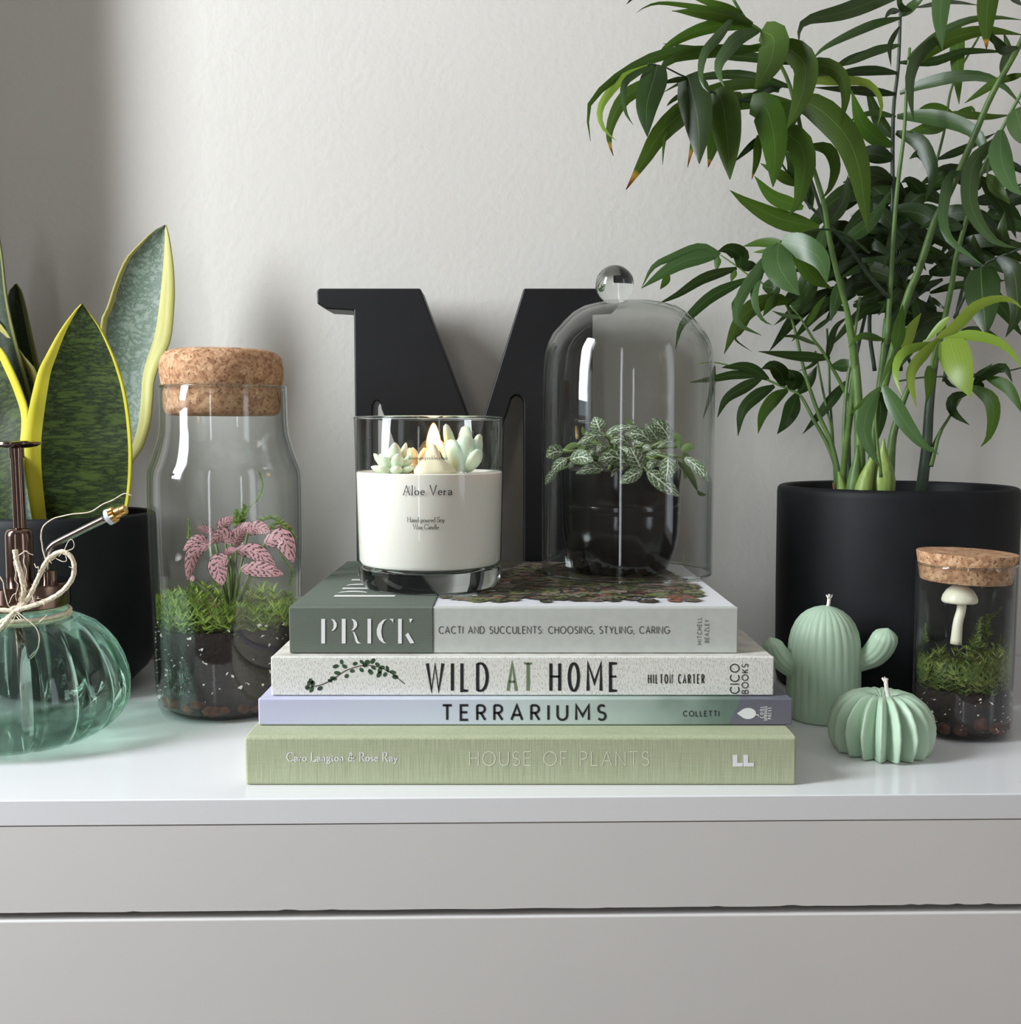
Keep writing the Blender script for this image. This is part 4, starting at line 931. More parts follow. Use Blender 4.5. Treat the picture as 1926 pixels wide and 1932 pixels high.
def arm(pts, rads, D0, D1, parent):
    n = 26; q_ = spline(pts, n); ps = [P(x, y, D0 + (D1 - D0) * i / (n - 1)) for i, (x, y) in enumerate(q_)]
    rs = steps(rads, n); nn = 80; vs = []; fs = []; prev = None
    for i, p in enumerate(ps):
        t_ = (ps[min(i + 1, n - 1)] - ps[max(i - 1, 0)]).normalized()
        a = t_.orthogonal().normalized() if prev is None else (prev - t_ * prev.dot(t_)).normalized(); prev = a; b_ = t_.cross(a)
        R = max(rs[i], .3) / ppm(D0, .04)
        for j in range(nn):
            g = 2 * pi * j / nn; r = R * (1 + .055 * (abs(cos(7 * g)) ** .8 - .5)); vs.append(p + (a * cos(g) + b_ * sin(g)) * r)
    for i in range(n - 1):
        for j in range(nn): k_ = (j + 1) % nn; fs.append((i * nn + j, i * nn + k_, (i + 1) * nn + k_, (i + 1) * nn + j))
    fs.append(tuple((n - 1) * nn + j for j in range(nn)))
    mesh('arm', vs, fs, 'wax_mint', parent)
arm([(1612, 1252), (1628, 1246), (1646, 1236), (1660, 1221), (1668, 1207), (1673, 1193), (1675, 1185)], [17, 18, 19, 21, 23, 24, 24.5, 24.5, 23.5, 19, 0], Dt - .006, Dt - .014, tall)
arm([(1514, 1266), (1498, 1260), (1480, 1248), (1466, 1233), (1457, 1218), (1454, 1208), (1452, 1203)], [18, 19, 20, 20.5, 20.5, 20.5, 20.5, 20, 19.5, 16, 0], Dt, Dt - .004, tall)
wick([(1561, 1146), (1563, 1139), (1564, 1130)], Dt, tall)
rc, Dr = seat(1674, 1444, 88, 0, .98)
rnd_c = empty('cactus_candle', V((rc.x, rc.y, 0)), 'low round ribbed mint cactus candle in front of the small jar', 'candle', CG)
rp = prof_px([(1313, 16), (1308, 30), (1306, 44), (1312, 62), (1325, 79), (1345, 92), (1370, 97.5), (1392, 95), (1408, 89)], Dr, 1674)
prof = [(0, .0004), (rp[0][0] * .93, .0004), (rp[0][0] * .985, .0012)] + rp + [(.0012, rp[-1][1] - .003), (0, rp[-1][1] - .0035)]
NB = 18
def rib(r, z, a, i):
    s = (1 - abs(2 * ((NB * (a + pi / 2) / (2 * pi) + .5) % 1.0) - 1)) ** .8    # fins with sharp crests and grooves
    d = .34 if i > 2 else .26
    wv = .045 * noise.noise(V((round(NB * (a + pi / 2) / 2 / pi) * 3.1, z * 190, 0))) * s
    return r * (1 + wv - d * (1 - s) * (1.0 if r > .006 else .5))
vs, fs = lathe(prof, NB * 12, (rc.x, rc.y, 0), rib, lambda v: rc + Matrix.Rotation(rad(0), 3, 'Z') @ (v - rc))
mesh('body', vs, fs, 'wax_mint', rnd_c, sharp=180)
wick([(1677, 1326), (1675, 1310), (1672, 1297), (1671, 1285)], Dr - .008, rnd_c)
# ---------------------------------------------------------------- mint glass spray bottle with twine bow
Ds = 0.580; sx_ = P(37, 1300, Ds).x
sc_ = V((sx_, Ds, 0))
spr = empty('plant_mister', sc_, 'mint green fluted glass plant mister with dark bronze pump and twine bow, at the left', 'mister')
sp = prof_px([(1143, 89), (1152, 88), (1158, 90), (1168, 112), (1181, 136), (1200, 156), (1222, 172), (1248, 184), (1275, 192), (1300, 195), (1325, 193), (1348, 182), (1368, 163), (1384, 138)], Ds, 37)
zn = sp[-4][1]
def flute(r, z, a, i):
    if z > zn + .001: return r
    amp = .095 * min(1, max(0, (zn - z) / .018)) * (1 if z > .008 else .55)
    return r * (1.02 - amp * (1 - abs(sin(7 * (a + .12)))) ** 3.2)
bottom = [(0, .0030), (.020, .0024), (.030, .0006), (.034, .0006), (.038, .0018)]
prof = bottom + sp + [(sp[-1][0] - .003, sp[-1][1]), (0, sp[-1][1])]
turned('glass_body', prof, sc_, 'mint_glass', spr, 168, flute, sharp=70)
zp = lambda py: P(37, py, Ds).z
w_ = ppm(Ds, .1)
turned('collar', [(0, zp(1142)), (93 / w_, zp(1142)), (95 / w_, zp(1140)), (95.5 / w_, zp(1103)), (93 / w_, zp(1098)), (60 / w_, zp(1096)), (0, zp(1095.5))], sc_, 'bronze', spr, 64)
cyl = V((P(37, 1050, Ds).x, Ds, 0))
turned('pump_cylinder', [(0, zp(1098)), (24.5 / w_, zp(1098)), (24 / w_, zp(1010)), (22.5 / w_, zp(1003)), (20 / w_, zp(999)), (14 / w_, zp(996)), (0, zp(996))], cyl, 'bronze', spr, 40)
b = B(); tube([P(38, 1000, Ds), P(31.5, 862, Ds)], 11.2 / w_, 28, b); tube([P(31.6, 864, Ds), P(30.5, 842, Ds)], 13.2 / w_, 28, b); b.build('plunger_rod', 'bronze', spr, sharp=40)
turned('thumb_plate', [(0, zp(846)), (20 / w_, zp(845)), (34 / w_, zp(842)), (41 / w_, zp(838)), (40 / w_, zp(834)), (30 / w_, zp(832)), (0, zp(831))], V((P(32, 838, Ds).x, Ds, 0)), 'bronze', spr, 48)
z6 = lambda x, y: (x / 6.42, 920 + y / 6.42)
turned('nozzle_socket', [(0, zp(1098)), (13 / w_, zp(1098)), (13 / w_, zp(1077)), (10 / w_, zp(1075)), (0, zp(1075))], V((P(93, 1080, Ds).x, Ds, 0)), 'bronze', spr, 28)
q_ = spline([z6(560, 1100), z6(555, 930), z6(575, 800), z6(625, 715), z6(720, 655), z6(900, 565), z6(1100, 465), z6(1290, 372)], 30)
dv = lambda i: Ds - .004 * i / 29
vs, fs = tube([P(x, y, dv(i)) for i, (x, y) in enumerate(q_)], [(6.4 + .9 * i / 29) / w_ for i in range(30)], 20); mesh('nozzle_arm', vs, fs, 'steel', spr)
ax = (P(*z6(1480, 280), Ds - .004) - P(*z6(1290, 370), Ds - .004)).normalized(); A0 = P(*z6(1300, 366), Ds - .004)
def ring(name, d0, d1, r, m, teeth=0):
    prof_ = [(0, d0), (r * .9, d0), (r, d0 + .0003), (r, d1 - .0003), (r * .9, d1), (0, d1)]
    rot = V((0, 0, 1)).rotation_difference(ax).to_matrix()
    vs, fs = lathe(prof_, 48, (0, 0, 0), (lambda r_, z, a, i: r_ * (1 + .05 * (1 if sin(teeth * a) > 0 else -1))) if teeth else None, lambda v: A0 + rot @ v)
    mesh(name, vs, fs, m, spr, sharp=30)
U = 1 / 6.42 / w_
ring('nozzle_washer', 0, 60 * U, 98 * U, 'pale_plastic'); ring('knurled_ring', 50 * U, 112 * U, 92 * U, 'brass', 16); ring('nozzle_tip', 105 * U, 190 * U, 66 * U, 'brass'); ring('nozzle_tip_end', 185 * U, 250 * U, 58 * U, 'brass')
vs, fs = tube([V((sx_ + .0, Ds, zp(1150))), V((sx_ + .002, Ds, .03)), V((sx_ + .004, Ds, .006))], .0022, 12)
mesh('dip_tube', vs, fs, 'bronze', spr)
# twine: ring round the neck, two loops, tails and stray fibres
Rn = 90 / w_ + .0008
tb = B()
def cord(ps, r=.0013):
    n = len(ps); tube(ps, [r * (1 + .10 * sin(i * 1.9)) for i in range(n)], 8, tb)
ringp = [V((sx_ + Rn * cos(a), Ds + Rn * sin(a), zp(1156) + .0006 * sin(2 * a))) for a in [2 * pi * i / 60 for i in range(61)]]
cord(ringp); cord([p + V((0, 0, -.0021)) - V((p.x - sx_, p.y - Ds, 0)) * -.012 for p in ringp])
Dk = Ds - Rn - .0012
def pxc(pts, n=40, d0=0.0, d1=0.0): return [P(*z6(*p), Dk - .0015 * sin(pi * i / (n - 1)) - d0 - (d1 - d0) * i / (n - 1)) for i, p in enumerate(spline(pts, n))]
knot = (180, 1490)
cord(pxc([knot, (280, 1420), (380, 1270), (470, 1080), (560, 900), (650, 815), (755, 775), (845, 820), (895, 920), (890, 1060), (825, 1180), (710, 1290), (550, 1375), (360, 1440), knot], 70, .002, .003))
cord(pxc([knot, (265, 1390), (285, 1230), (250, 1040), (205, 890), (180, 750)], 36, .001, .004), .0014)
cord(pxc([knot, (60, 1600), (-120, 1700), (-330, 1690), (-450, 1590), (-420, 1480), (-250, 1450), (0, 1480), knot], 60, .001, .003))
cord(pxc([knot, (80, 1620), (-40, 1760), (-160, 1900)], 30, .003, .005))
vs, fs = lathe([(0, -.0028), (.0022, -.002), (.0030, 0), (.0022, .002), (0, .0028)], 14, tuple(P(*z6(*knot), Dk - .001))); tb.add(vs, fs)
tb.build('twine_bow', 'twine', spr)
hb = B(); rnd = random.Random(12)
def hair(pts, r=.00022, n=40): tube(pxc(pts, n, .004, .004), r, 5, hb)
hair([(560, 890), (520, 760), (510, 680), (498, 590), (525, 470), (640, 380), (740, 350), (880, 320), (1090, 295), (1250, 200), (1370, 150), (1490, 78), (1540, 75), (1600, 100)], .00036, 60)
hair([knot, (240, 1530), (330, 1600), (430, 1690), (475, 1800), (465, 1930), (430, 2010), (368, 2075)], .0003)
hair([(780, 755), (830, 650), (875, 632), (898, 690), (880, 740), (810, 765)]); hair([(680, 860), (760, 895), (805, 880), (790, 800)]); hair([(210, 830), (260, 800), (310, 768), (360, 800), (405, 815)], .0003)
hair([(300, 820), (285, 900), (320, 1000), (310, 1110), (330, 1200)]); hair([(200, 880), (165, 900), (190, 1020), (180, 1120), (220, 1180), (190, 1300), (200, 1370)]); hair([(415, 920), (440, 970), (465, 960), (465, 1040)]); hair([(120, 1450), (90, 1400), (50, 1230), (40, 1150), (0, 1080)], .0003)
hair([(390, 1310), (410, 1380), (480, 1400)]); hair([(110, 1400), (150, 1310), (190, 1280)]); hair([(190, 1540), (150, 1620), (60, 1720), (20, 1790)]); hair([(200, 1560), (240, 1600), (260, 1590), (220, 1540)]); hair([(570, 1540), (510, 1600), (470, 1630)])
for _ in range(36):
    x, y = rnd.choice(((280, 1200), (240, 1000), (600, 860), (760, 780), (880, 1000), (700, 1290), (500, 1380), (420, 1200), (220, 1420), (270, 1330)))
    x += rnd.uniform(-30, 30); y += rnd.uniform(-40, 40); a = rnd.uniform(0, 2 * pi); L_ = rnd.uniform(25, 75)
    hair([(x, y), (x + L_ * .5 * cos(a) + rnd.uniform(-14, 14), y + L_ * .5 * sin(a)), (x + L_ * cos(a), y + L_ * sin(a))], .00014, 10)
hb.build('stray_fibres', 'twine', spr, kind='stuff')

# ---------------------------------------------------------------- snake plant
Dn = 0.700
nc = V((P(117, 1100, Dn).x, Dn, 0))
snake = empty('potted_snake_plant', V((nc.x, nc.y, 0)), 'snake plant with yellow edged leaves in a matte black pot behind the mister', 'plant')
npf = prof_px([(968, 168), (972, 171), (985, 172), (1100, 172), (1210, 171), (1236, 164), (1258, 150), (1276, 130)], Dn, 117)
prof = [(0, .0004), (npf[0][0] * .80, .0004), (npf[0][0] * .92, .0022)] + npf + [(npf[-1][0] - .0016, npf[-1][1] + .0006), (npf[-1][0] - .0040, npf[-1][1] - .0002), (npf[-1][0] - .0050, npf[-1][1] - .002), (npf[-1][0] - .0052, npf[-1][1] - .022)]
turned('pot', prof, nc, 'matte_black', snake, 96)
zso = npf[-1][1] - .020
turned('soil', [(npf[-1][0] - .0053, zso), (.03, zso + .002), (0, zso + .003)], nc, 'soil', snake, 48)
def snakemat(name, c1, c2, yel, yel2, sx_, trans=.15):
    m = mat(name, c1, .5, spec=.3); k = N(m); u, v = k.uv()
    co = k.n('ShaderNodeCombineXYZ', i_0=k.math('MULTIPLY', u, sx_), i_1=k.math('MULTIPLY', v, 30.0)).outputs[0]
    f = k.noise(co, 1.0, 5.0, .65)
    c = k.ramp(f, [(.40, c1), (.50, c2), (.60, c1)])
    co2 = k.n('ShaderNodeCombineXYZ', i_0=k.math('MULTIPLY', u, 22.0), i_1=k.math('MULTIPLY', v, 3.0)).outputs[0]
    g = k.noise(co2, 1.0, 2.0)
    yy = k.ramp(g, [(.4, yel), (.62, yel2)])
    x = k.math('ABSOLUTE', k.math('MULTIPLY_ADD', u, 2.0, -1.0))
    e_ = k.math('GREATER_THAN', k.math('MULTIPLY_ADD', k.noise(co2, .5, 1.0), .04, x), .80 + .02)
    mx = k.n('ShaderNodeMix', data_type='RGBA', i_0=e_); k.link(c, mx.inputs[6]); k.link(yy, mx.inputs[7])
    k.link(mx.outputs[2], k.b.inputs['Base Color'])
    tl = k.n('ShaderNodeBsdfTranslucent'); k.link(mx.outputs[2], tl.inputs[0])
    ms = k.n('ShaderNodeMixShader', i_0=trans); k.link(k.b.outputs[0], ms.inputs[1]); k.link(tl.outputs[0], ms.inputs[2]); k.link(ms.outputs[0], k.out.inputs[0])
    return m
M['snake_grey'] = snakemat('grey green banded leaf', (130, 144, 130), (86, 106, 88), (192, 188, 112), (170, 166, 84), 5.0, .1)
M['snake_green'] = snakemat('deep green banded leaf', (72, 90, 38), (26, 40, 17), (226, 216, 62), (220, 212, 84), 3.0, .28)
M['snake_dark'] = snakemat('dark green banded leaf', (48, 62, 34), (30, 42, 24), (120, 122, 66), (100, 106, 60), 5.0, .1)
def edgeleaf(Lp, Rp, D0, D1, m, ml, mr, cup, n=36, dmid=None):
    """leaf between two traced edges; ml, mr = share of the width taken by the pale margins"""
    a = spline(Lp, n); c = spline(Rp, n); vs = []; uv = []
    us = [0, ml * .5, ml, ml + (1 - ml - mr) * .17, ml + (1 - ml - mr) * .34, .5 * (ml + 1 - mr), ml + (1 - ml - mr) * .67, ml + (1 - ml - mr) * .84, 1 - mr, 1 - mr * .5, 1]
    vals = [0, .05, .09, .25, .38, .5, .62, .75, .91, .95, 1]
    k_ = len(us)
    for i in range(n):
        t = i / (n - 1); D = D0 + (D1 - D0) * t if dmid is None else (1 - t) ** 2 * D0 + 2 * t * (1 - t) * dmid + t * t * D1
        wpx = math.dist(a[i], c[i])
        for u, vv in zip(us, vals):
            x = a[i][0] + (c[i][0] - a[i][0]) * u; y = a[i][1] + (c[i][1] - a[i][1]) * u
            h_ = 4 * u * (1 - u); vs.append(P(x, y, D + cup * h_ * wpx / ppm(D) + .002 * noise.noise(V((t * 6, u * 1.5, D * 90))))); uv.append((vv, 1 - t))
    fs = [(i * k_ + j, i * k_ + j + 1, (i + 1) * k_ + j + 1, (i + 1) * k_ + j) for i in range(n - 1) for j in range(k_ - 1)]
    o = mesh('leaf', vs, fs, m, snake, True, uv)
    so = o.modifiers.new('thickness', 'SOLIDIFY'); so.thickness = .0009; so.offset = 0
    return o
edgeleaf([(309, 425), (288, 436), (262, 461), (236, 490), (216, 536), (202, 580), (192, 600), (190, 640), (196, 720), (185, 830), (170, 940), (160, 1012)],
         [(313, 424), (320, 452), (327, 503), (329, 540), (328, 580), (321, 643), (300, 690), (290, 722), (288, 750), (283, 799), (268, 846), (246, 884), (222, 1012)], .735, .705, 'snake_grey', .07, .22, .16)
edgeleaf([(153, 574), (143, 584), (121, 612), (103, 640), (86, 672), (72, 700), (60, 745), (50, 796), (45, 840), (47, 890), (54, 940), (66, 1014)],
         [(155, 573), (161, 580), (174, 597), (190, 620), (206, 652), (219, 682), (232, 722), (241, 765), (247, 815), (249, 867), (245, 930), (230, 1014)], .660, .698, 'snake_green', .15, .024, .10)
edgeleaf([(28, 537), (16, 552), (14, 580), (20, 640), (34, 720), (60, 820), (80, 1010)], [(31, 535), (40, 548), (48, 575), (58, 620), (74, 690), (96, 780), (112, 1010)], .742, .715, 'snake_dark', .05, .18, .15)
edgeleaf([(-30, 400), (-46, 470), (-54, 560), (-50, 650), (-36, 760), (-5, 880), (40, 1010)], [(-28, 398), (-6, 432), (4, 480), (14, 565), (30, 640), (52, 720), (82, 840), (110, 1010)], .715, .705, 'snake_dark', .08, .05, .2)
edgeleaf([(-70, 580), (-60, 650), (-36, 740), (0, 830), (24, 920), (40, 1010)], [(-66, 560), (-40, 585), (0, 610), (26, 646), (48, 676), (66, 698), (84, 760), (86, 860), (80, 1010)], .715, .705, 'snake_grey', .08, .10, .22)
edgeleaf([(-110, 610), (-112, 700), (-90, 800), (-50, 900), (-10, 1010)], [(-108, 606), (-50, 620), (0, 655), (22, 692), (42, 738), (54, 785), (46, 860), (36, 1010)], .690, .682, 'snake_green', .06, .09, .15)

# ---------------------------------------------------------------- palm
Dp = 0.710
pcn = V((P(1685, 1000, Dp).x, Dp - .001, 0))
palm = empty('potted_palm', V((pcn.x, pcn.y, 0)), 'parlour palm with arching green fronds in a large matte black pot', 'plant')
pp = prof_px([(917, 211), (921, 214), (930, 215), (1100, 213), (1200, 211)], Dp, 1685)
prof = [(0, .0004), (pp[0][0] * .93, .0004), (pp[0][0] * .985, .0024), (pp[0][0], .008)] + pp + [(pp[-1][0] - .0016, pp[-1][1] + .0007), (pp[-1][0] - .0042, pp[-1][1] - .0001), (pp[-1][0] - .0054, pp[-1][1] - .0022), (pp[-1][0] - .0056, pp[-1][1] - .022)]
turned('pot', prof, pcn, 'matte_black', palm, 112)
zso = pp[-1][1] - .020
turned('soil', [(pp[-1][0] - .0057, zso), (.03, zso + .001), (0, zso + .002)], pcn, 'soil', palm, 48)
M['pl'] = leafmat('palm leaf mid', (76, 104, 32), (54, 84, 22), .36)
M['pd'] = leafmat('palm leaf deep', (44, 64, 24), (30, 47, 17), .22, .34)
M['pg'] = leafmat('palm leaf grey', (72, 96, 54), (54, 78, 38), .25, .30)
M['py'] = leafmat('palm leaf young', (138, 160, 62), (108, 136, 42), .38, .34)
M['pb'] = leafmat('palm leaf with dry tip', (74, 102, 30), (54, 82, 22), .36, .38, tip=True)
M['ps'] = noisy('palm stem green', (96, 124, 62), (74, 100, 50), 90.0, .45)
M['pk'] = noisy('palm stem dark', (62, 76, 58), (48, 60, 46), 90.0, .5)
M['psh'] = noisy('palm sheath', (142, 160, 82), (108, 132, 62), 70.0, .45, stretch=(6, 6, .5))
M['pbr'] = noisy('dry husk', (142, 92, 54), (96, 60, 36), 200.0, .8)
def stemtube(name, pts, D0, D1, r0, r1, m, parent):
    n = max(10, 5 * len(pts)); q_ = spline(pts, n)
    ps = [P(x, y, D0 + (D1 - D0) * i / (n - 1)) for i, (x, y) in enumerate(q_)]
    vs, fs = tube(ps, [(r0 + (r1 - r0) * i / (n - 1)) / 2680 for i in range(n)], 10)
    o = mesh(name, vs, fs, m, parent); return o, [(x, y, D0 + (D1 - D0) * i / (n - 1)) for i, (x, y) in enumerate(q_)]
rl = random.Random(77)
def frond(rachis, D0, D1, r0, r1, m, leaves):
    o, q_ = stemtube('frond', rachis, D0, D1, r0, r1, m, palm)
    for lf in leaves:
        pts, w, mm = lf[0], lf[1], lf[2]; dd = lf[3] if len(lf) > 3 else rl.uniform(-.022, .012)
        b0 = min(q_, key=lambda c: (c[0] - pts[0][0]) ** 2 + (c[1] - pts[0][1]) ** 2)
        D = b0[2] - .001; D_e = min(D + dd, .765)
        blade('leaflet', pts, D, D_e, w * 1.12, o, mm, rl.uniform(-.34, .34), .20, strap if w > 38 else lance, 13, 3, arc=.004 if dd < 0 else 0)
frond([(1590, 940), (1592, 880), (1612, 700), (1602, 606), (1582, 527), (1566, 458), (1553, 380), (1530, 305), (1513, 256), (1505, 218), (1488, 157), (1472, 122), (1450, 80), (1435, 58), (1409, 39), (1380, -6)], .690, .610, 6.2, 2.2, 'ps', [
 ([(1424,52),(1370,46),(1310,60),(1256,90),(1234,122)],22,'pl'), ([(1438,84),(1390,96),(1306,98),(1243,105),(1169,142),(1118,187),(1109,222),(1114,267)],19,'pl',-.03),
 ([(1385,30),(1352,72),(1330,98),(1322,128),(1324,157),(1336,174)],17,'pg',-.03), ([(1440,92),(1340,98),(1267,112),(1247,136),(1238,157),(1243,176)],20,'pl',-.02),
 ([(1420,45),(1385,32),(1330,22),(1267,21)],18,'pl'), ([(1400,25),(1340,6),(1300,-6)],14,'pl'), ([(1425,50),(1380,38),(1326,30),(1268,20)],14,'pl'), ([(1395,28),(1350,20),(1310,13),(1251,6),(1222,11),(1199,25)],9,'pl'), ([(1210,-16),(1196,-6),(1181,9)],6,'pd'),
 ([(1432,58),(1395,70),(1372,95),(1357,118),(1356,140),(1366,163)],25,'pg',-.035), ([(1436,58),(1458,70),(1458,100),(1446,132),(1424,168)],50,'pl',-.04),
 ([(1470,88),(1500,100),(1519,125),(1515,170),(1502,207),(1484,243)],42,'pl',-.03), ([(1492,124),(1535,122),(1566,126),(1588,145),(1596,180),(1586,237)],25,'pl',-.02),
 ([(1505,150),(1560,152),(1622,153),(1645,163),(1659,181),(1663,207),(1655,237)],15,'py',-.01), ([(1508,190),(1545,205),(1596,256),(1620,315),(1630,380),(1638,438)],46,'pl',-.03),
 ([(1494,165),(1440,150),(1380,140),(1300,150),(1250,175)],16,'pd',.02), ([(1490,120),(1420,108),(1370,104),(1290,88),(1250,82)],16,'pd',.02), ([(1500,150),(1560,140),(1600,110),(1640,92)],12,'pd',.02),
 ([(1524,275),(1562,281),(1576,315),(1566,355),(1550,375)],20,'pl'), ([(1505,200),(1470,243),(1505,265),(1519,305),(1514,345),(1504,385),(1486,408)],44,'pl',-.02)])
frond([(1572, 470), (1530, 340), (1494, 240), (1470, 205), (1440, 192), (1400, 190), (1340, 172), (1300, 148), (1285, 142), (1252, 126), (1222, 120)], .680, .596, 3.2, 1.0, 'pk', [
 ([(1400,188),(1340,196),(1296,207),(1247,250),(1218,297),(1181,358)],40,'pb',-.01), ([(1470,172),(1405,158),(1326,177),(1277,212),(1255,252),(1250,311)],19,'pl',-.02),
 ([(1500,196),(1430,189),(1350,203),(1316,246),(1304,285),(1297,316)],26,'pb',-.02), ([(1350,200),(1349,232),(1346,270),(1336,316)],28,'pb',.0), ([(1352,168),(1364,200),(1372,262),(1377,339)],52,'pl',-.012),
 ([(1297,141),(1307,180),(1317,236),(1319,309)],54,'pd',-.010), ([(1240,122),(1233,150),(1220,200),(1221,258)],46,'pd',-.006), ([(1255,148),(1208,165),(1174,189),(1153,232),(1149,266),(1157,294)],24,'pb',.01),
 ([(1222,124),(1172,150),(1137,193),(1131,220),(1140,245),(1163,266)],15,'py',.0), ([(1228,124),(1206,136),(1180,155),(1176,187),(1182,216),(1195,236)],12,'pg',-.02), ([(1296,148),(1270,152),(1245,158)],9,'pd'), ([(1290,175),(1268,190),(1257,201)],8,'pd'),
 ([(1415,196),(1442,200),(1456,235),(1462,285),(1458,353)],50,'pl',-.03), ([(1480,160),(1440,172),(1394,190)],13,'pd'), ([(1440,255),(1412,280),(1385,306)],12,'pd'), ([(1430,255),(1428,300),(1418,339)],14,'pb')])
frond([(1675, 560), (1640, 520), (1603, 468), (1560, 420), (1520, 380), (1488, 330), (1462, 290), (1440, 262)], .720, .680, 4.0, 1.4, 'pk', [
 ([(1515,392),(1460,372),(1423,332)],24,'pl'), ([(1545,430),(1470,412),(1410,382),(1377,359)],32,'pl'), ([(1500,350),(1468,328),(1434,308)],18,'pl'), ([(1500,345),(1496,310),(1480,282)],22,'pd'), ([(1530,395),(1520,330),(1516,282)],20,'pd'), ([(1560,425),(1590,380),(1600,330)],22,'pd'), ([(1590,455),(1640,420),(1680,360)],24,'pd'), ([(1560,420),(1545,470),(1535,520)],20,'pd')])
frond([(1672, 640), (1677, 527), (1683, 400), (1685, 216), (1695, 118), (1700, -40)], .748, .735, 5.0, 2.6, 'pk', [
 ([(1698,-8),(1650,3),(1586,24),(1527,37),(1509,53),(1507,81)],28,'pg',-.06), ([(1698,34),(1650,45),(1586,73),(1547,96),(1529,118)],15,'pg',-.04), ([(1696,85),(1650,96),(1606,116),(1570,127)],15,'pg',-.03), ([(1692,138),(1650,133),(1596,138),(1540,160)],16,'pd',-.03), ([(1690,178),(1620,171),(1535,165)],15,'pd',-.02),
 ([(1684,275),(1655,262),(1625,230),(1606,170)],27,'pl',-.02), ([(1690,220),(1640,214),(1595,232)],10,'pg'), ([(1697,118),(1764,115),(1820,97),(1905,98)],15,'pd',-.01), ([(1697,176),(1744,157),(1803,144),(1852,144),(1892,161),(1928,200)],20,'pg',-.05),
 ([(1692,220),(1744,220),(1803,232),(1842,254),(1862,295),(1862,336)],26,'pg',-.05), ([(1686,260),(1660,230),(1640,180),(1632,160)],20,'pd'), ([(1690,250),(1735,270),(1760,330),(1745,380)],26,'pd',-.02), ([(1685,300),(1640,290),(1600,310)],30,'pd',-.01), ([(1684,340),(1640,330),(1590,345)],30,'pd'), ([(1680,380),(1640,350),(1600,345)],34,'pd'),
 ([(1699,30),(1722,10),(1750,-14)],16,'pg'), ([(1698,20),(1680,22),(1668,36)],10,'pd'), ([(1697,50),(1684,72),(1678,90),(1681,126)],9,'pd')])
frond([(1673, 650), (1690, 385), (1705, 256), (1710, 173), (1716, 90)], .725, .700, 5.2, 2.4, 'ps', [([(1712,112),(1734,92),(1783,57),(1832,37),(1882,33),(1930,38)],14,'pg',-.03), ([(1720,128),(1755,95),(1803,70),(1862,58),(1930,66)],24,'pl',-.03), ([(1790,58),(1738,100),(1718,142),(1718,187),(1724,229)],20,'pg',-.06)])
frond([(1660, 760), (1707, 576), (1734, 507), (1764, 415), (1783, 380), (1813, 315), (1842, 246), (1872, 177), (1930, 70), (1960, -30)], .700, .640, 7.5, 4.0, 'ps', [
 ([(1905,98),(1866,66),(1870,60),(1862,45)],12,'pd'), ([(1920,90),(1890,95),(1870,68)],14,'pd'), ([(1890,140),(1900,95),(1893,60)],16,'pd',.03), ([(1890,146),(1862,165),(1819,195)],14,'pl',.03), ([(1930,140),(1890,152),(1862,166)],12,'pl',.02)])
frond([(1700, 620), (1720, 438), (1752, 356), (1781, 248), (1797, 160), (1846, 70)], .752, .740, 3.6, 2.0, 'ps', [
 ([(1806,40),(1806,120),(1809,197)],24,'pl',-.01), ([(1790,225),(1764,238),(1712,249)],24,'pl'), ([(1795,212),(1755,202),(1725,213)],16,'pl'), ([(1795,212),(1862,220),(1908,217)],13,'pl'), ([(1790,235),(1830,205),(1840,212)],20,'pl'), ([(1770,300),(1820,280),(1880,250)],14,'pd'), ([(1765,310),(1735,290),(1715,300)],18,'pd'), ([(1750,356),(1790,330),(1830,330)],22,'pd'), ([(1745,370),(1715,340),(1700,345)],20,'pd')])
frond([(1760, 700), (1793, 550), (1803, 488), (1819, 429), (1850, 330), (1890, 244), (1930, 170)], .690, .640, 5.5, 2.4, 'ps', [
 ([(1880,262),(1838,305),(1829,354),(1832,389),(1852,429),(1882,458),(1920,468)],28,'pg',-.03), ([(1888,245),(1888,295),(1905,344),(1930,370)],36,'pg',-.04), ([(1915,205),(1925,240),(1932,275)],40,'pg',-.03), ([(1840,330),(1795,330),(1783,370),(1779,419),(1793,454),(1823,478),(1856,502)],18,'pg',-.04), ([(1850,335),(1868,356),(1901,409),(1917,450)],24,'pd'), ([(1862,330),(1880,355),(1905,385)],22,'pl'),
 ([(1835,380),(1880,372),(1930,345)],20,'pd',.02), ([(1830,395),(1870,430),(1880,470)],22,'pd',.03), ([(1815,430),(1770,420),(1735,430)],22,'pd',.03)])
frond([(1800, 600), (1830, 540), (1855, 502), (1882, 486), (1928, 468), (1970, 450)], .660, .620, 2.6, 1.6, 'pk', [
 ([(1882,486),(1909,507),(1918,547),(1917,596),(1897,636)],34,'pd',-.02), ([(1850,504),(1852,545),(1857,596),(1860,633)],56,'pd',-.02), ([(1856,500),(1840,470),(1836,440)],18,'pd'), ([(1900,478),(1890,440),(1895,400)],20,'pd')])
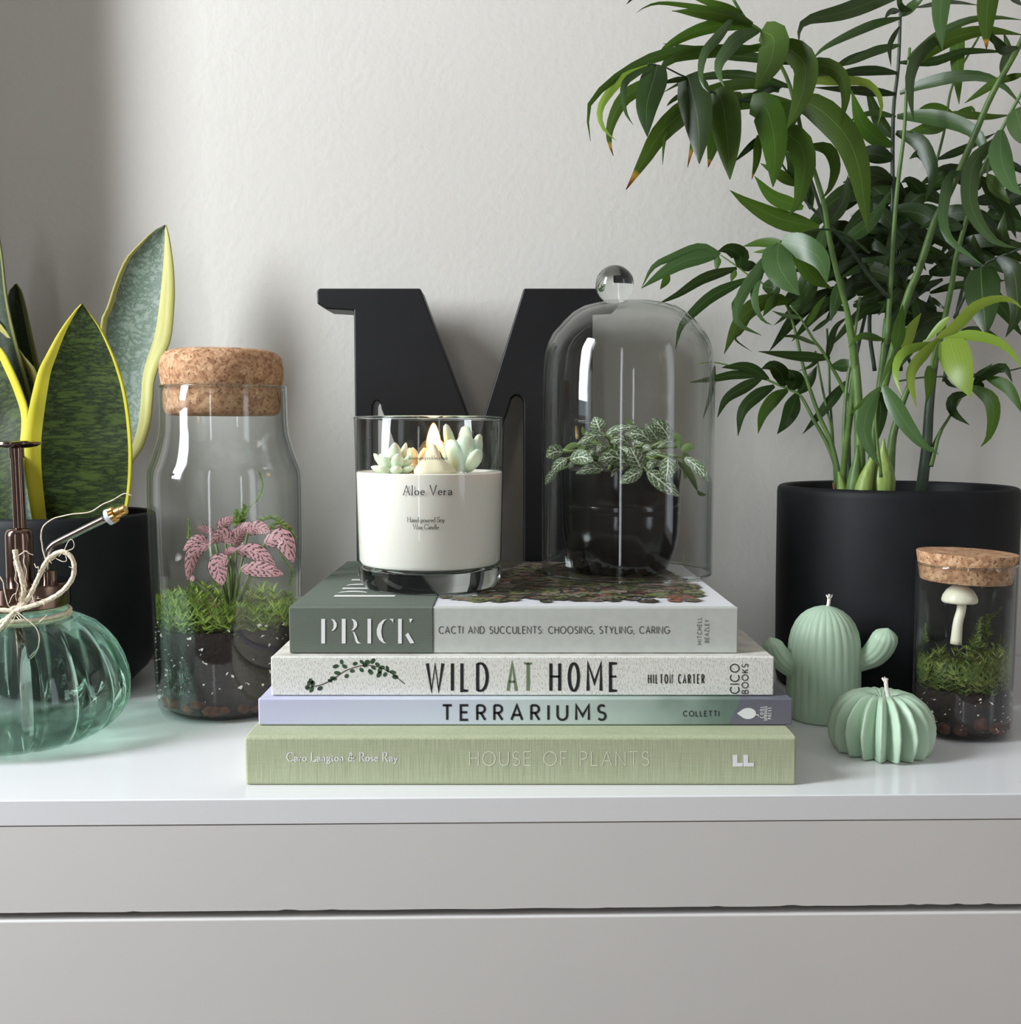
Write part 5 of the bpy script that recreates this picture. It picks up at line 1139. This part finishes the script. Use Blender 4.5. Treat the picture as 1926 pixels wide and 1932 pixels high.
frond([(1752, 720), (1760, 680), (1768, 650), (1776, 634), (1790, 620)], .640, .618, 3.4, 1.6, 'ps', [
 ([(1766,640),(1803,616),(1842,578),(1882,564),(1911,568),(1930,584)],20,'py',-.03), ([(1780,636),(1833,633),(1882,645),(1911,669),(1930,698)],18,'py',-.02), ([(1789,637),(1802,675),(1815,712),(1832,750)],50,'py',-.02), ([(1770,639),(1746,665),(1723,693),(1718,721),(1729,769)],19,'py',-.03), ([(1762,646),(1710,661),(1692,684),(1690,712),(1701,746)],16,'py',-.03), ([(1755,650),(1696,668),(1677,689),(1667,712),(1660,733)],12,'pl',-.02), ([(1790,598),(1766,622),(1742,648)],12,'py',.01), ([(1704,660),(1718,624),(1738,590)],21,'py',.01), ([(1690,660),(1697,618),(1703,574)],22,'pl',.01), ([(1667,641),(1625,634),(1600,656)],13,'pl'), ([(1752,690),(1754,720),(1748,760)],18,'pl')])
frond([(1662, 900), (1652, 800), (1655, 760), (1662, 728)], .640, .630, 3.0, 1.4, 'ps', [
 ([(1666,727),(1684,758),(1710,801),(1740,838),(1771,857)],28,'pg',-.02), ([(1655,736),(1636,777),(1630,814),(1643,852),(1661,882)],27,'pg',-.015), ([(1660,730),(1628,758),(1600,786)],8,'pl'), ([(1662,740),(1660,790),(1652,840)],22,'pd',.02)])
frond([(1690, 720), (1740, 712), (1792, 710), (1839, 706), (1900, 700), (1960, 684)], .735, .690, 1.8, 1.2, 'pk', [
 ([(1830,728),(1867,752),(1874,786),(1865,824),(1850,843)],24,'pl',-.02), ([(1860,712),(1895,727),(1913,749),(1930,782)],20,'pl',-.02), ([(1826,742),(1802,749),(1794,764),(1802,782),(1829,802)],17,'pd',-.02), ([(1838,727),(1850,712),(1882,695),(1896,694),(1910,722)],18,'pd'), ([(1836,712),(1858,698),(1873,685)],9,'pd'), ([(1782,712),(1790,724),(1806,732)],7,'pd'), ([(1850,720),(1845,730),(1832,735)],16,'pd')])
stemtube('stem', [(1760, 842), (1774, 814), (1796, 779), (1812, 752)], .690, .705, 3.2, 2.0, 'ps', palm)
frond([(1585, 940), (1579, 889), (1561, 839), (1536, 794), (1511, 748), (1490, 735), (1455, 720), (1428, 706), (1400, 697), (1350, 684), (1312, 686)], .735, .765, 4.8, 1.0, 'ps', [
 ([(1436,714),(1403,731),(1370,753),(1353,788)],20,'pd',.0), ([(1461,728),(1428,746),(1400,776),(1392,823)],22,'pd',-.005), ([(1486,736),(1461,753),(1440,781),(1430,818)],22,'pl',-.01), ([(1503,743),(1495,770),(1483,796),(1466,819)],27,'pd',-.012), ([(1428,710),(1386,707),(1348,714),(1300,722)],15,'pd',0), ([(1450,716),(1411,693),(1375,692),(1361,694)],19,'pd',0), ([(1478,729),(1474,706),(1456,690),(1436,696)],28,'pd',-.01), ([(1492,736),(1500,715),(1488,697)],32,'pd',-.01), ([(1506,742),(1528,715),(1541,690)],20,'pd'), ([(1596,720),(1553,773),(1514,819)],18,'pd',.0), ([(1348,690),(1342,740),(1326,790)],9,'pd',0)])
frond([(1586, 930), (1584, 906), (1569, 839), (1544, 781), (1519, 706), (1500, 625), (1484, 576), (1471, 560), (1432, 530), (1410, 518), (1394, 505), (1359, 481)], .722, .742, 5.0, 1.2, 'ps', [
 ([(1359,479),(1322,466),(1269,485),(1233,503),(1210,543)],15,'pg',0), ([(1357,481),(1298,490),(1255,512),(1210,544)],26,'pg',0), ([(1354,484),(1353,495),(1351,512)],12,'pl',0), ([(1262,518),(1255,532),(1245,546)],13,'pl',0), ([(1387,509),(1383,520),(1379,532)],11,'pl',0), ([(1394,505),(1396,482),(1375,470),(1354,474)],28,'pd',-.01), ([(1390,506),(1328,525),(1278,556),(1240,574)],18,'pd',0), ([(1410,526),(1347,556),(1308,589),(1284,617),(1274,660)],20,'pd',0), ([(1400,508),(1415,500),(1432,504)],18,'pd'), ([(1470,556),(1419,580),(1389,616),(1366,668)],28,'pl',-.02), ([(1488,570),(1460,568),(1439,597)],21,'pl',-.01), ([(1438,540),(1460,545),(1467,560)],26,'pd'), ([(1480,575),(1510,545),(1520,500)],26,'pd'), ([(1486,580),(1515,570),(1530,520)],24,'pd')])
frond([(1612, 773), (1586, 723), (1553, 665), (1534, 640), (1510, 600), (1490, 576)], .715, .700, 4.2, 1.6, 'ps', [([(1566,676),(1503,672),(1430,663)],17,'pd'), ([(1504,596),(1530,560),(1545,530)],16,'pd',.02), ([(1523,613),(1547,572),(1560,556)],12,'pl'), ([(1511,592),(1535,575),(1565,568)],10,'pd'), ([(1533,625),(1566,600),(1580,588)],8,'pd'), ([(1515,600),(1480,595),(1455,586)],8,'pd',.03), ([(1540,650),(1500,635),(1466,636)],7,'pd',.03), ([(1552,668),(1530,690),(1506,700)],7,'pd',.03), ([(1560,676),(1575,620),(1602,596)],12,'pd'), ([(1588,525),(1576,570),(1567,606)],22,'pd',-.01), ([(1570,690),(1605,690),(1622,700)],22,'pd')])
frond([(1640, 478), (1590, 440), (1540, 433), (1500, 446), (1472, 456)], .665, .620, 2.2, 1.4, 'pg', [
 ([(1468,459),(1429,513),(1405,547),(1389,586),(1394,612),(1437,633)],21,'pg',-.01), ([(1446,486),(1425,537),(1425,576),(1439,604),(1457,613)],15,'pg',-.01), ([(1468,460),(1468,496),(1484,527),(1508,557)],52,'pg',-.02), ([(1474,457),(1517,467),(1549,492),(1560,534)],42,'pg',-.02), ([(1482,460),(1438,458),(1401,465)],17,'pl',.02), ([(1480,470),(1440,474),(1420,476)],10,'pl',.02), ([(1425,580),(1400,625),(1387,640),(1419,664)],5,'pd'), ([(1500,455),(1530,520),(1570,545)],30,'pl',.01), ([(1440,490),(1392,560),(1382,575),(1386,606)],8,'pg')])
stemtube('stem', [(1619, 938), (1622, 900), (1620, 785), (1612, 675), (1600, 600)], .668, .672, 10.5, 6.0, 'ps', palm)
stemtube('stem', [(1576, 938), (1571, 823), (1566, 756), (1564, 695), (1560, 620)], .75, .752, 2.6, 2.0, 'ps', palm)
stemtube('stem', [(1582, 938), (1568, 814), (1553, 740), (1538, 662)], .745, .75, 2.6, 2.0, 'ps', palm)
stemtube('stem', [(1594, 938), (1592, 823), (1596, 740), (1606, 673), (1622, 560)], .690, .70, 3.8, 2.6, 'ps', palm)
stemtube('stem', [(1602, 938), (1601, 800), (1612, 690), (1640, 560)], .735, .74, 5.0, 3.0, 'pk', palm)
stemtube('stem', [(1640, 938), (1650, 800), (1664, 690), (1672, 600)], .74, .74, 8.0, 5.0, 'ps', palm)
stemtube('stem', [(1650, 700), (1640, 610), (1652, 500), (1665, 400)], .755, .755, 4.0, 3.0, 'pk', palm)
stemtube('stem', [(1724, 700), (1700, 640), (1690, 560), (1700, 470)], .757, .757, 3.4, 2.4, 'pk', palm)
stemtube('stem', [(1736, 942), (1748, 842), (1753, 768), (1762, 690), (1778, 610)], .690, .690, 10.5, 5.5, 'pk', palm)
stemtube('stem', [(1755, 880), (1763, 850), (1768, 830), (1776, 810)], .688, .690, 5.0, 3.2, 'ps', palm)
stemtube('stem', [(1676, 938), (1682, 840), (1690, 800), (1703, 758), (1716, 726)], .700, .700, 9.5, 5.0, 'ps', palm)
stemtube('stem', [(1781, 720), (1796, 640), (1812, 560), (1835, 480)], .745, .745, 4.0, 3.0, 'pk', palm)
# sheaths at the foot
def sheath(pts, D, radii, m):
    n = 18; q_ = spline(pts, n); rs = steps(radii, n)
    vs, fs = tube([P(x, y, D) for x, y in q_], [max(.5, rs[i]) / 2760 for i in range(n)], 14); mesh('sheath', vs, fs, m, palm)
sheath([(1665, 942), (1665, 900), (1666, 860), (1667, 828)], .655, [20, 21.5, 22, 18, 11, 5, 1.5], 'psh')
sheath([(1626, 942), (1632, 910), (1641, 880), (1648, 856)], .652, [15, 15, 12, 8, 3], 'psh')
sheath([(1608, 942), (1612, 905), (1616, 870), (1618, 840)], .660, [13, 13, 11, 6, 2], 'ps')
sheath([(1588, 942), (1588, 920), (1582, 890)], .664, [10, 9, 6, 2], 'psh')
sheath([(1645, 942), (1646, 905), (1652, 865), (1658, 840)], .662, [4, 4, 3, 1], 'pbr')
sheath([(1578, 942), (1574, 925), (1571, 910)], .67, [3, 2.5, 1], 'pbr')
# the crowded middle of the crown
rf_ = random.Random(31); tops = [(1690, 400), (1720, 440), (1764, 415), (1800, 500), (1640, 520), (1700, 520), (1760, 560), (1620, 440), (1840, 400), (1600, 540)]
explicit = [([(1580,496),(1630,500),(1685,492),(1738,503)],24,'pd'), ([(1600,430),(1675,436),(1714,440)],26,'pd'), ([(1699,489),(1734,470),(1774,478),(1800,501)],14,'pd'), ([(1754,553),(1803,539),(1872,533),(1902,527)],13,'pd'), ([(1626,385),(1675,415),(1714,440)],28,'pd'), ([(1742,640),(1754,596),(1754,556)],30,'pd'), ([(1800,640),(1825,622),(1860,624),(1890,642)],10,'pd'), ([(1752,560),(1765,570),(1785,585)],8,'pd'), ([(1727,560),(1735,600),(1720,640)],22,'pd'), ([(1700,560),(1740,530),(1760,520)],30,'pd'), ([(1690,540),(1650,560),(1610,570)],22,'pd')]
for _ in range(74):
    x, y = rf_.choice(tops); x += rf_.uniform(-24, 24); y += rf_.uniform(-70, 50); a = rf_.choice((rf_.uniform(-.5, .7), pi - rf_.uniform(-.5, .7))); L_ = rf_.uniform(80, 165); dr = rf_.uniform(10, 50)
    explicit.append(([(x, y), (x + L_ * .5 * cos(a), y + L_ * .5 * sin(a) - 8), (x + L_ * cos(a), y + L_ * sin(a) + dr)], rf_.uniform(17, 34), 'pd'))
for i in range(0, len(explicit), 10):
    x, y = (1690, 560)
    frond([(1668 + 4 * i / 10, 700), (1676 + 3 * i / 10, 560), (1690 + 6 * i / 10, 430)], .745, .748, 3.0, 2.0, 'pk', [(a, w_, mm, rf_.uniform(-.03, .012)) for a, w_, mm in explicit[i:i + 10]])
# leaves hanging into the top of the picture
frond([(1770, -60), (1800, -50), (1840, -46), (1900, -60)], .640, .630, 1.6, 1.2, 'pk', [([(1786,-48),(1776,0),(1774,45),(1778,95)],30,'pg',-.01), ([(1876,-52),(1864,0),(1861,45),(1861,93)],34,'pb',-.01), ([(1720,20),(1700,12),(1692,-20)],10,'pd'), ([(1905,-30),(1912,-5),(1930,12)],14,'pd',.05), ([(1730,14),(1790,4),(1848,10)],8,'pd',.08)])
